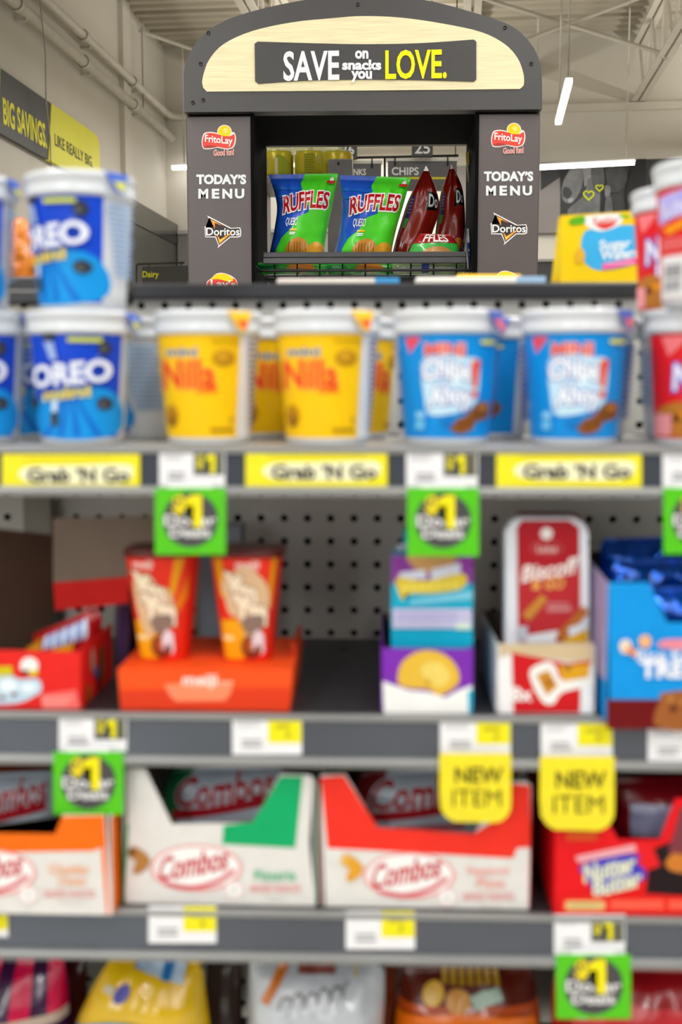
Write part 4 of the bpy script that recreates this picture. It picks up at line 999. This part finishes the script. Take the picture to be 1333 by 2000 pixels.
# biscuit tray and packs
def bis_tray(pr):
    pr.poly([(976, 1258), (1158, 1256), (1158, 1296), (1100, 1290), (1000, 1276), (976, 1284)], INK('#cbb591'))
    pr.poly([(1000, 1274), (1110, 1296), (1156, 1290), (1134, 1372), (1132, 1392), (1004, 1392)], INK('#c8141c'))
    pr.blob([(1036, 1308), (1068, 1292), (1084, 1300), (1100, 1328), (1150, 1318), (1154, 1338), (1100, 1352), (1082, 1374), (1062, 1372), (1042, 1340)], INK('#eceae6')); pr.poly([(1048, 1318), (1072, 1308), (1090, 1340), (1068, 1358)], INK('#c88a2a'))
    pr.ell(1072, 1332, 8, 8, INK('#a8641a'), 10); pr.poly([(1090, 1300), (1152, 1296), (1150, 1322), (1100, 1330)], INK('#dba01e')); pr.poly([(1094, 1298), (1120, 1298), (1110, 1314)], INK('#a8701a'))
    pr.text('8x', 1000, 1342, 1038, 1368, INK('#f6f2f0'), .06); pr.rect(1134, 1340, 1156, 1392, INK('#e8e9ec'))
tray('biscuit_tray', 'white and red biscuit tray with a kraft edge on the middle shelf', 'tray', [(974, None), (1159, None), (1158, 1258), (973, 1258)], .906, .15, zb, CARD('#e9e9ea'), KR, 1258, 1258, bis_tray)
def bis_pack(pr):
    Wt = INK('#f0e6e2')
    pr.poly([(1010, 1030), (1020, 1016), (1112, 1016), (1132, 1030), (1134, 1254), (1012, 1254)], INK('#a81824')); pr.poly([(1012, 1110), (1134, 1110), (1134, 1254), (1012, 1254)], INK('#b3282f'))
    pr.ell(1068, 1042, 12, 12, INK('#e6dedc'), 18); pr.ell(1068, 1070, 32, 14, INK('#c0585c'), 24); pr.ell(1068, 1070, 29, 11.5, INK('#a81824'), 24); pr.text('Lotus', 1050, 1064, 1088, 1078, Wt, .0)
    pr.text('Biscoff', 1022, 1096, 1128, 1128, Wt, .05, rise=18, slant=.15); pr.text('& GO', 1040, 1128, 1102, 1150, INK('#e8a85a'), .06, rise=3)
    pr.poly([(1020, 1200), (1058, 1160), (1070, 1170), (1034, 1212)], INK('#c08236')); pr.rect(1068, 1184, 1116, 1194, INK('#c8787c')); pr.rect(1070, 1176, 1112, 1181, INK('#c8787c'))
    pr.poly([(1084, 1240), (1140, 1182), (1150, 1196), (1100, 1252)], INK('#b0662a')); pr.poly([(1030, 1240), (1090, 1230), (1084, 1254), (1030, 1254)], INK('#d8dce2')); pr.poly([(1110, 1226), (1148, 1212), (1148, 1226), (1112, 1244)], INK('#d3dbe4')); pr.poly([(1104, 1246), (1148, 1228), (1148, 1254), (1100, 1254)], INK('#d8a41e')); pr.rect(1012, 1222, 1030, 1250, INK('#b8bcc8'))
q = pz([(987, None), (1150, None), (1150, 1040), (1140, 1022), (1122, 1012), (1012, 1012), (998, 1022), (988, 1040)], .928, zb + .002)
t = thing('biscuit_pack', 'dark red biscuit pack with white margins, front of the kraft edged tray', 'biscuit pack', (P(1068, 1200, .928).x, .938, zb + .002), 0, 'dark red biscuit packs')
MB().prism(q, .928, .950, INK('#dcdfe8')).build('box', t); pr = Print(flat(.928), off=.0004); bis_pack(pr); pr.build('printed_label', t)
q = pz([(980, None), (1146, None), (1146, 1030), (1130, 1006), (1020, 1004), (990, 1030)], .955, zb + .002)
t = thing('biscuit_pack', 'dark red biscuit pack mostly hidden, second in the kraft edged tray', 'biscuit pack', (P(1066, 1200, .955).x, .965, zb + .002), 0, 'dark red biscuit packs')
MB().prism(q, .955, .978, INK('#8a121c')).build('box', t)

# blue treat carton with foil packs
def treat_art(pr):
    pr.rect(1186, 1366, 1420, 1424, INK('#6a060c')); pr.blob([(1290, 1366), (1300, 1352), (1400, 1352), (1400, 1420), (1284, 1420)], INK('#9a5a2a')); pr.ell(1316, 1384, 8, 8, INK('#5a3010'), 10)
    for x, y in ((1310, 1365), (1345, 1400), (1335, 1370)): pr.ell(x, y, 6, 5, INK('#c08446'), 10)
    pr.blob([(1286, 1256), (1310, 1248), (1400, 1252), (1400, 1268), (1300, 1266)], INK('#e88a9a')); pr.text('Rice Krispies', 1244, 1270, 1420, 1294, INK('#dfe6f6'), .06); pr.text('TREATS', 1252, 1290, 1420, 1322, INK('#f0f2fa'), .09)
    pr.ell(1222, 1262, 12, 14, INK('#f0dcc8'), 14); pr.ell(1228, 1268, 7, 8, INK('#f09a58'), 12); pr.ell(1260, 1252, 12, 13, INK('#f2b27a'), 14); pr.ell(1238, 1274, 5, 8, INK('#e8843c'), 10)
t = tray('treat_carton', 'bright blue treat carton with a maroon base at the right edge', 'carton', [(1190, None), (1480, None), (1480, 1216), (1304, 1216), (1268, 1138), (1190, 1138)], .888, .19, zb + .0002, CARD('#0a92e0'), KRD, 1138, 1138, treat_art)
xs = P(1189, 1138, .888)
MB().hexa([(xs.x, .8895, P(1189, 1330, .888).z), (xs.x, .8895, xs.z), (xs.x - .008, 1.05, xs.z + .022), (xs.x - .008, 1.05, P(1189, 1290, .888).z)], [(xs.x - .001, .8895, P(1189, 1330, .888).z), (xs.x - .001, .8895, xs.z), (xs.x - .009, 1.05, xs.z + .022), (xs.x - .009, 1.05, P(1189, 1290, .888).z)], CARD('#a99ac0')).build('side_flap', t)
FB = M('#1458c8', .1, .7, var=.35, scale=30, bump=.9, coat=.5)
for i, (ya, yb, Y, lb) in enumerate(((1052, 1120, 1.0, 'shiny blue foil treat pack, rearmost in the blue carton'), (1095, 1190, .955, 'shiny blue foil treat pack, second in the blue carton'), (1150, 1260, .915, 'shiny blue foil treat pack, foremost in the blue carton'))):
    bag('foil_pack', lb, 'foil pack', [(1178 + i * 22, ya), (1172 + i * 22, (ya + yb) / 2), (1180 + i * 22, yb + 60)], [(1420, ya - 8), (1425, (ya + yb) / 2), (1418, yb + 60)], Y, .014, FB, None, 'blue foil treat packs', seed=80 + i, wr=.5)

# ================================================================== LOWER SHELF (pretzel snack cartons)
z3 = Z3 + .0005
def logo_art(dx, dy, col, flav, flav2, nut):
    def art(pr):
        Rd = INK('#c4202e'); Pk = INK('#e79a98')
        cx, cy = 384 + dx, 1695 + dy
        pr.ell(cx, cy, 90, 46, Pk, 32); pr.ell(cx, cy - 1, 84, 41, INK('#efefee'), 32)
        pr.text('Combos', cx - 72, cy - 32, cx + 62, cy + 14, Rd, .05, rise=24, slant=.15)
        pr.stroke(catmull([(cx - 60, cy + 30), (cx - 10, cy + 38), (cx + 40, cy + 26), (cx + 74, cy + 4)], 4, False), 9, INK('#d4606a'))
        pr.ell(cx + 74, cy + 42, 20, 18, INK('#e6d2d0'), 18); pr.ell(cx + 74, cy + 42, 15, 13, INK('#f0efed'), 16); pr.ell(cx + 74, cy + 42, 3, 4, INK('#8a8a86'), 8)
        c1, c2 = nut
        pr.blob([(cx - 132, cy - 38), (cx - 118, cy - 42), (cx - 92, cy - 22), (cx - 94, cy - 4), (cx - 112, cy + 10), (cx - 124, cy + 6), (cx - 118, cy - 14), (cx - 132, cy - 24)], INK(c1)); pr.ell(cx - 126, cy - 32, 8, 7, INK(c2), 10)
        pr.text(flav, cx + 114, cy + 4 - (22 if flav2 else 0), cx + 194, cy + 22 - (22 if flav2 else 0), INK(col), .04)
        if flav2: pr.text(flav2, cx + 132, cy + 4, cx + 186, cy + 22, INK(col), .03)
        pr.text('BAKED SNACKS', cx + 106, cy + 32, cx + 204, cy + 46, INK('#e08a88'), .02); pr.rect(cx + 134, cy + 54, cx + 176, cy + 58, INK('#d8d4d0'))
    return art
def combos(poly, Y, label, mtop, art1, art2, sideL, sideR, side_m):
    t = tray('snack_carton', label, 'carton', poly, Y, .20, z3, CARD('#dedcd8'), KR, sideL, sideR, lambda pr: (art1(pr), art2(pr)), 'pretzel snack cartons')
    return t
def gtop(pr):
    pr.poly([(437, 1612), (495, 1604), (548, 1516), (592, 1516), (577, 1656), (434, 1648)], INK('#07a866')); pr.poly([(246, 1602), (252, 1612), (242, 1764), (240, 1764)], INK('#0a8a50'))
combos([(238, None), (616, None), (604, 1648), (612, 1522), (606, 1514), (548, 1512), (495, 1607), (336, 1610), (284, 1502), (246, 1500), (250, 1612)], .908, 'green and white pretzel snack carton in the middle left', None, gtop, logo_art(0, 0, '#5fb98a', 'Pizzeria', '', ('#b07a3c', '#6a4020')), 1502, 1522, None)
xg = P(616, 1640, .908).x
def side_plate(root_label, xpx, Y, y0, y1, m, s):
    pass
def rtop(pr): pr.poly([(629, 1516), (676, 1516), (738, 1622), (930, 1636), (955, 1604), (1040, 1540), (1038, 1640), (1014, 1676), (1004, 1680), (636, 1660)], CARD('#ea2c20'))
def rtop2(pr): pr.poly([(640, 1656), (1006, 1674), (1014, 1652), (1034, 1652), (1036, 1700), (640, 1690)], INK('#ececea')); pr.poly([(640, 1658), (1004, 1676), (1004, 1680), (640, 1664)], CARD('#ea2c20'))
def rtopA(pr):
    K = CARD('#ee3122')
    pr.poly([(627, 1518), (672, 1514), (738, 1616), (925, 1628), (968, 1602), (1000, 1530), (1036, 1534), (1036, 1655), (1010, 1656), (1003, 1676), (640, 1656)], K)
combos([(636, None), (1038, None), (1038, 1534), (1030, 1528), (996, 1526), (925, 1630), (738, 1618), (674, 1512), (627, 1514)], .908, 'red and white pretzel snack carton in the middle', None, rtopA, logo_art(416, 15, '#eda59c', 'Pepperoni', 'Pizza', ('#e0a030', '#e8b850')), 1514, 1530, None)
def otop(pr): pr.poly([(-130, 1625), (108, 1628), (122, 1594), (204, 1592), (208, 1650), (182, 1662), (-130, 1666)], INK('#ef6c06')); pr.poly([(204, 1592), (213, 1786), (209, 1786), (197, 1650)], INK('#ef6c06'))
combos([(-230, None), (213, None), (206, 1592), (122, 1592), (104, 1624), (-230, 1622)], .886, 'orange and white pretzel snack carton at the left edge', None, otop, logo_art(-402, 10, '#f0b088', 'Cheddar', 'Cheese', ('#b07a3c', '#6a4020')), 1600, 1596, None)
def cside(lbl, px, Y, y0, col, s):
    for o in [q for q in bpy.data.objects if q.get('label') == lbl]:
            x = EXT[o.name][1] + .0002 if s > 0 else EXT[o.name][0] - .0002
            MB().box(min(x, x + s * .0008), max(x, x + s * .0008), Y + .002, Y + .199, z3 + .0005, P(300, y0, Y).z - .0005, CARD(col)).build('coloured_side', o)
cside('green and white pretzel snack carton in the middle left', 616, .908, 1528, '#0a9458', 1)
cside('green and white pretzel snack carton in the middle left', 234, .908, 1508, '#0a9458', -1)
cside('red and white pretzel snack carton in the middle', 1038, .908, 1536, '#d8281c', 1)
cside('red and white pretzel snack carton in the middle', 627, .908, 1520, '#c8241c', -1)
cside('orange and white pretzel snack carton at the left edge', 221, .886, 1602, '#ef6c06', 1)
def snackbag(col, dark):
    def art(pr):
        pr.poly([(0, .0), (.2, .0), (.1, .9), (0, .9)], FINK(dark))
        pr.text('Combos', .12, .06, .92, .4, FINK('#9c1420'), .06, rise=.12, slant=.0, out=FINK('#c9d2dc'), outw=.05); pr.poly([(.1, .5), (.9, .32), (.92, .42), (.1, .62)], FINK('#9c1420'))
        pr.poly([(.3, .64), (.8, .6), (.8, .68), (.3, .72)], FINK('#b0606a')); pr.rect(.12, .78, .7, .82, FINK('#a82a38'))
    return art
def inbag(x0, x1, ya, Y, film, dk, lb, seed): 
    bag('snack_bag', lb, 'snack bag', [(x0 + 20, ya), (x0, ya + 60), (x0 + 4, ya + 150)], [(x1 - 10, ya - 6), (x1, ya + 60), (x1 - 4, ya + 150)], Y, .016, film, snackbag(None, dk), 'pretzel snack bags in cartons', seed=seed, gap=.0006)
SIL = FILM('#aeb9c6', .4)
inbag(318, 560, 1500, .97, SIL, '#0c6a3c', 'silver and green snack bag inside the green carton', 90)
inbag(690, 960, 1506, .97, SIL, '#7a0c18', 'silver and dark red snack bag inside the red carton', 91)
inbag(-60, 112, 1512, .955, SIL, '#3a1c14', 'silver snack bag inside the orange carton', 92)
bag('snack_bag', 'orange cornered snack bag behind the silver one in the orange carton', 'snack bag', [(-50, 1490), (-60, 1550), (-50, 1640)], [(90, 1494), (95, 1550), (90, 1640)], 1.0, .012, FILM('#8a3a14', .4), None, 'pretzel snack bags in cartons', seed=93)
# red peanut cookie carton at the right
def nb_art(pr):
    pr.poly([(1270, 1660), (1320, 1640), (1480, 1600), (1480, 1760), (1262, 1744)], INK('#1c0c12')); pr.blob([(1302, 1680), (1330, 1660), (1400, 1668), (1400, 1706), (1330, 1704), (1306, 1696)], INK('#c9782a'))
    pr.poly([(1330, 1575), (1480, 1560), (1480, 1690), (1305, 1664), (1318, 1620)], INK('#7a3640')); pr.poly([(1216, 1640), (1272, 1644), (1290, 1690), (1262, 1700), (1240, 1680)], INK('#e01820'))
    pr.poly([(1124, 1672), (1240, 1648), (1244, 1662), (1130, 1684)], INK('#eaa8b0'))
    pr.blob([(1136, 1688), (1240, 1666), (1246, 1686), (1258, 1696), (1256, 1718), (1180, 1746), (1160, 1742), (1150, 1720)], INK('#3c3cb8')); pr.text('Nutter', 1142, 1678, 1240, 1712, INK('#dfe0c0'), .08, rise=22); pr.text('Butter', 1160, 1708, 1252, 1740, INK('#dfe0c0'), .08, rise=22)
    pr.rect(1096, 1748, 1480, 1782, INK('#e02018')); pr.rrect(1104, 1758, 1182, 1776, 5, INK('#e0b878')); pr.lines(1112, 1764, 1176, 1772, 1, INK('#9ab070')); pr.rect(1192, 1756, 1296, 1774, INK('#f05a44')); pr.rect(1306, 1756, 1480, 1774, INK('#f05a44')); pr.rect(1106, 1622, 1166, 1640, INK('#d8501c'))
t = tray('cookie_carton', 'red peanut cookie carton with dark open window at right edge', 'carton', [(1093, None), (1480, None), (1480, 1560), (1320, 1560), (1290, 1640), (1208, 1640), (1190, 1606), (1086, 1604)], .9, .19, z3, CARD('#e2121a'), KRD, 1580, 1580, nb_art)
MB().hexa([P(1086, 1606, .904)[:], P(1086, 1530, .93)[:], P(1072, 1525, 1.04)[:], P(1068, 1660, 1.04)[:]], [P(1084, 1606, .904)[:], P(1084, 1530, .93)[:], P(1070, 1525, 1.04)[:], P(1066, 1660, 1.04)[:]], CARD('#7a1018')).build('side_flap', t)
def nbp(pr): pr.rect(.1, .2, .5, .5, FINK('#8a8aa8')); pr.blob([(.05, .6), (.5, .55), (.6, .75), (.1, .85)], FINK('#3a4a80')); pr.lines(.12, .62, .5, .74, 2, FINK('#a9b08a'))
bag('cookie_sleeve', 'dark red cookie sleeve with blue print inside the red carton', 'cookie sleeve', [(1205, 1520), (1200, 1600), (1205, 1720)], [(1440, 1515), (1450, 1600), (1440, 1720)], .96, .02, FILM('#7a0a16', .5), nbp, seed=95, gap=.0006)

# ================================================================== BOTTOM SHELF BAGS
def b1(pr):
    for k in range(4): pr.rect(.1 + k * .26, .0, .24 + k * .26, .3, FINK('#d40a4a'))
    pr.poly([(0, .32), (1, .28), (1, .34), (.5, .36), (0, .44)], FINK('#c8b0a0')); pr.text('Muffins', .2, .42, .9, .56, FINK('#d8c8d8'), .05, rise=.06); pr.ell(.85, .62, .12, .12, FINK('#e0105a'))
bag('snack_bag', 'purple bag with magenta stripes on the bottom shelf', 'snack bag', [(-110, 1868), (-125, 1960), (-120, 2200)], [(122, 1862), (136, 1960), (130, 2200)], 1.0, .03, FILM('#3a1440'), b1, 'bags along the bottom shelf', seed=101, gap=.0008)
def b2(pr):
    pr.poly([(.3, .0), (.85, .0), (.82, .13), (.32, .06)], FINK('#b9d0e6')); pr.poly([(.3, 0), (.42, 0), (.4, .07), (.3, .06)], FINK('#2a7ac0')); pr.poly([(.6, .02), (.72, .02), (.7, .11), (.6, .1)], FINK('#2a7ac0'))
    pr.ell(.28, .18, .07, .05, FINK('#4a4aa0'), 14); pr.rect(.1, .15, .2, .19, FINK('#d8d0b0')); pr.ell(.36, .52, .42, .2, FINK('#3a9ad0')); pr.ell(.4, .53, .34, .16, FINK('#e4e6e6')); pr.blob([(.14, .5), (.3, .44), (.36, .56), (.2, .62)], FINK('#2a7ac0'))
bag('snack_bag', 'yellow bag with a blue oval on the bottom shelf', 'snack bag', [(222, 1864), (175, 1940), (140, 2040), (140, 2200)], [(392, 1868), (402, 1940), (412, 2040), (410, 2200)], .985, .03, FILM('#e6bb0c'), b2, 'bags along the bottom shelf', seed=102, gap=.0008)
def b3(pr):
    pr.poly([(.24, 0), (.32, 0), (.16, .22), (.1, .2)], FINK('#c8701c')); pr.rect(.36, .0, .64, .07, FINK('#8a4a40')); pr.stroke([(.22 + .52 * k / 40 + .02 * math.cos(k * .9), .2 - .07 * k / 40 + .03 * math.sin(k * .9)) for k in range(41)], .014, FINK('#7a7478')); pr.ell(.34, .34, .03, .04, FINK('#7a7470'), 10)
    pr.blob([(.1, .4), (.22, .38), (.2, .44), (.1, .46)], FINK('#8f8f8c')); pr.rect(.78, .0, .8, .08, FINK('#c8b070'))
bag('snack_bag', 'silvery white bag with dark script on the bottom shelf', 'snack bag', [(490, 1868), (486, 1940), (484, 2040), (486, 2200)], [(750, 1870), (752, 1940), (748, 2040), (752, 2200)], .985, .035, FILM('#c6ccd2', .6), b3, 'bags along the bottom shelf', seed=103, gap=.0008)
def b4(pr):
    pr.rect(.0, .0, 1, .2, FINK('#5a1a0a')); [pr.rect(.3 + k * .065, .03, .34 + k * .065, .1, FINK('#b8902a')) for k in range(7)]; pr.ell(.24, .14, .08, .06, FINK('#d8a82a'), 14); pr.ell(.42, .17, .09, .06, FINK('#c8881c'), 14); pr.poly([(.5, .15), (.72, .1), (.74, .16), (.54, .22)], FINK('#a8c0b0'))
    pr.poly([(0, .26), (.4, .22), (.95, .26), (1, .6), (0, .6)], FINK('#e8700c')); pr.poly([(.1, .34), (.3, .31), (.28, .36), (.1, .39)], FINK('#f0a070')); pr.poly([(.4, .3), (.5, .28), (.5, .6), (.42, .6)], FINK('#f0980e')); pr.rect(.2, .42, .4, .47, FINK('#e8d060'))
bag('snack_bag', 'dark and orange bag with yellow chips on the bottom shelf', 'snack bag', [(792, 1876), (776, 1950), (770, 2040), (775, 2200)], [(1036, 1880), (1052, 1950), (1058, 2040), (1055, 2200)], 1.02, .03, FILM('#b8480a'), b4, 'bags along the bottom shelf', seed=104, gap=.0008)
bag('snack_bag', 'narrow dark orange bag edge beside the silvery white bag', 'snack bag', [(752, 1868), (748, 1950), (744, 2060)], [(782, 1868), (776, 1950), (770, 2060)], 1.06, .012, FILM('#b0440c'), None, 'bags along the bottom shelf', seed=105)
def b6(pr): pr.poly([(.1, .14), (1, .24), (1, .5), (.1, .36)], FINK('#d83038')); pr.ell(.12, .2, .1, .07, FINK('#b8c8d8'), 12); pr.rect(.1, .42, .9, .5, FINK('#e8d8d0'))
bag('snack_bag', 'red bag behind the green deal tag on the bottom shelf', 'snack bag', [(1090, 1880), (1078, 1960), (1080, 2200)], [(1420, 1888), (1425, 1960), (1420, 2200)], 1.01, .03, FILM('#a80c18'), b6, 'bags along the bottom shelf', seed=106, gap=.0008)
for x0, x1, c, lb, sd in ((405, 470, '#4a3a34', 'dark brown pouch between the yellow and silvery bags', 107), (126, 168, '#5a0c14', 'dark maroon pouch edge beside the purple striped bag', 108)):
    bag('snack_pouch', lb, 'snack pouch', [(x0, 1862), (x0 - 4, 1960), (x0, 2200)], [(x1, 1862), (x1 + 4, 1960), (x1, 2200)], 1.05, .014, FILM(c), None, seed=sd)

# ================================================================== PRICE TAGS
WT = INK('#ededf0'); YT = INK('#ece31a'); GD = INK('#55554f')
YTAG = YF - .0022
def plate(x0, y0, x1, y1, Y, m, name, label, cat, group, lean=0):
    pts = [P(x0, y0, Y), P(x1, y0, Y), P(x1, y1, Y), P(x0, y1, Y)]
    t = thing(name, label, cat, ((pts[2].x + pts[3].x) / 2, Y, pts[2].z), 0, group)
    MB().prism([(p.x, p.z) for p in pts], Y, Y + .0006, m).build('card', t)
    return t
def price(x0, y0, x1, y1, deal, label, note):
    t = plate(x0, y0, x1, y1, YTAG, WT, 'price_tag', label, 'price tag', 'shelf price tags')
    pr = Print(flat(YTAG), off=.0003, step=.0001); w = x1 - x0; h = y1 - y0; mx = x0 + w * .5
    if deal:
        pr.rect(mx + 3, y0 + 3, x1 - 3, y0 + h * .66, GD); pr.text('$', mx + 8, y0 + h * .12, mx + 22, y0 + h * .5, INK('#d4c81a'), .05); pr.one(mx + 27, y0 + h * .1, mx + 45, y0 + h * .62, INK('#efe41a')); pr.rect(x1 - 12, y0 + 6, x1 - 9, y0 + h * .6, INK('#8a8a60'))
    else:
        pr.rect(mx + 2, y0, x1 - 1, y0 + h * .68, YT); pr.lines(mx + 16, y0 + h * .16, x1 - 18, y0 + h * .34, 1, INK('#c4b822'), .8); pr.ell(mx + w * .3, y0 + h * .46, 5, 6, INK('#b8ac26'), 10)
    pr.lines(x0 + 8, y0 + 5, mx - 14, y0 + h * .28, 2, INK('#cfcfd4')); pr.lines(x0 + w * .14, y0 + h * .58, mx - 8, y0 + h * .86, 2, INK('#a9a9ae'))
    pr.build('print', t.children[0])
def deal(x0, y0, x1, y1, label):
    t = plate(x0, y0, x1, y1, YF - .0075, INK('#55c21c'), 'deal_tag', label, 'deal tag', 'green dollar deal tags')
    pr = Print(flat(YF - .0075), off=.0003, step=.0001); cx, cy = (x0 + x1) / 2, (y0 + y1) / 2 - 3; r = (x1 - x0) * .39
    pr.ell(cx, cy, r, r, INK('#4b4a4c'), 56, wob=.02)
    pr.text('Dollar', cx - r * .92, cy - r * .16, cx + r * .92, cy + r * .2, INK('#e4e4e4'), .05); pr.text('Deals', cx - r * .72, cy + r * .28, cx + r * .72, cy + r * .62, INK('#e4e4e4'), .05)
    pr.text('$', cx - r * .6, cy - r * .86, cx - r * .2, cy - r * .2, INK('#ead61a'), .08); pr.one(cx - r * .18, cy - r * .9, cx + r * .42, cy + r * .28, INK('#f2e412'))
    pr.build('print', t.children[0])
    q = P(cx, y0, YF - .0065); MB().box(q.x - .018, q.x + .018, YF - .0069, YF - .0062, q.z - .002, q.z + .004, WT).build('tab', t)
def grab(x0, x1, y0, y1, label):
    t = plate(x0, y0, x1, y1, YTAG, INK('#eee326'), 'shelf_strip', label, 'shelf label', 'yellow shelf strips on the upper rail')
    pr = Print(flat(YTAG), off=.0003, step=.0001); w = x1 - x0
    pr.lines(x0 + w * .15, y0 + 8, x1 - w * .1, y0 + 15, 1, INK('#d9cc20')); pr.blob([(x0 + w * .12, y0 + 40), (x0 + w * .2, y0 + 24), (x0 + w * .5, y0 + 22), (x0 + w * .9, y0 + 20), (x1 - w * .05, y0 + 36), (x1 - w * .12, y0 + 56), (x0 + w * .5, y0 + 58), (x0 + w * .22, y0 + 56)], INK('#f4f0c8'))
    pr.text("Grab \u2019N Go", x0 + w * .19, y0 + 28, x1 - w * .08, y0 + 54, INK('#3c3b3a'), .09)
    pr.build('print', t.children[0])
def newitem(x0, y0, x1, y1, label, skew=0):
    Y = YF - .0085; w = x1 - x0; h = y1 - y0
    pts = [(x0, y0), (x1, y0), (x1, y1 - h * .28)] + [(x1 - w * .24 + w * .24 * math.cos(R(a)), y1 - h * .26 + h * .26 * math.sin(R(a))) for a in (20, 45, 70, 90)] + [(x0 + w * .3 - w * .3 * math.sin(R(a)), y1 - h * .3 + h * .3 * math.cos(R(a))) for a in (20, 45, 70)] + [(x0, y1 - h * .4)]
    q = [P(x, y, Y) for x, y in pts]
    t = thing('new_item_tag', label, 'tag', (sum(p.x for p in q) / len(q), Y, min(p.z for p in q)), 0, 'yellow new item tags')
    MB().prism([(p.x, p.z) for p in q], Y, Y + .0005, M('#f0de0a', .2, coat=.4)).build('card', t)
    pr = Print(flat(Y), off=.0003, step=.0001); K = INK('#4a4708')
    pr.text('NEW', x0 + w * .22, y0 + h * .2, x1 - w * .12, y0 + h * .42, K, .05); pr.text('ITEM', x0 + w * .18, y0 + h * .52, x1 - w * .14, y0 + h * .76, K, .0); pr.build('print', t.children[0])
grab(4, 273, 887, 951, 'yellow strip on the upper rail below the blue cups'); grab(480, 757, 881, 950, 'yellow strip on the upper rail below the right yellow cup'); grab(970, 1254, 880, 951, 'yellow strip on the upper rail below the right sky blue cup')
price(311, 880, 440, 952, 1, 'white one dollar price tag below the left yellow cup', ''); price(794, 882, 934, 954, 1, 'white one dollar price tag below the left sky blue cup', ''); price(1295, 882, 1430, 952, 1, 'white one dollar price tag at the right edge of the upper rail', '')
deal(303, 953, 441, 1083, 'green deal tag hanging above the red puffed cups'); deal(796, 953, 936, 1086, 'green deal tag hanging above the teal cookie packs'); deal(1297, 953, 1437, 1082, 'green deal tag cut by the right edge above the blue carton')
price(115, 1398, 248, 1468, 1, 'white one dollar price tag on the middle rail at left', ''); deal(104, 1469, 241, 1591, 'green deal tag hanging between the orange and green cartons')
price(454, 1402, 590, 1474, 0, 'white and yellow price tag under the orange display box', '1.25')
price(860, 1408, 998, 1474, 0, 'white and yellow price tag under the purple tray, above a yellow flag', '1.50'); newitem(859, 1472, 999, 1607, 'yellow new item flag in front of the red pretzel carton')
price(1057, 1411, 1197, 1478, 0, 'white and yellow price tag under the biscuit tray, above a yellow flag', '1.50'); newitem(1055, 1478, 1201, 1623, 'yellow new item flag left of the red peanut carton window')
price(1266, 1420, 1410, 1488, 0, 'white price tag at the right edge of the middle rail', '1.25')
price(290, 1770, 423, 1842, 0, 'white and yellow price tag under the green carton', '1.75'); price(676, 1780, 811, 1854, 0, 'white and yellow price tag under the red pretzel carton', '1.75'); price(-120, 1786, 16, 1830, 0, 'price tag cut by the left edge on the lower rail', '1.75')
price(1083, 1787, 1222, 1866, 1, 'white one dollar price tag under the red peanut carton', ''); deal(1087, 1865, 1233, 1990, 'green deal tag hanging before the red bag on the bottom shelf')
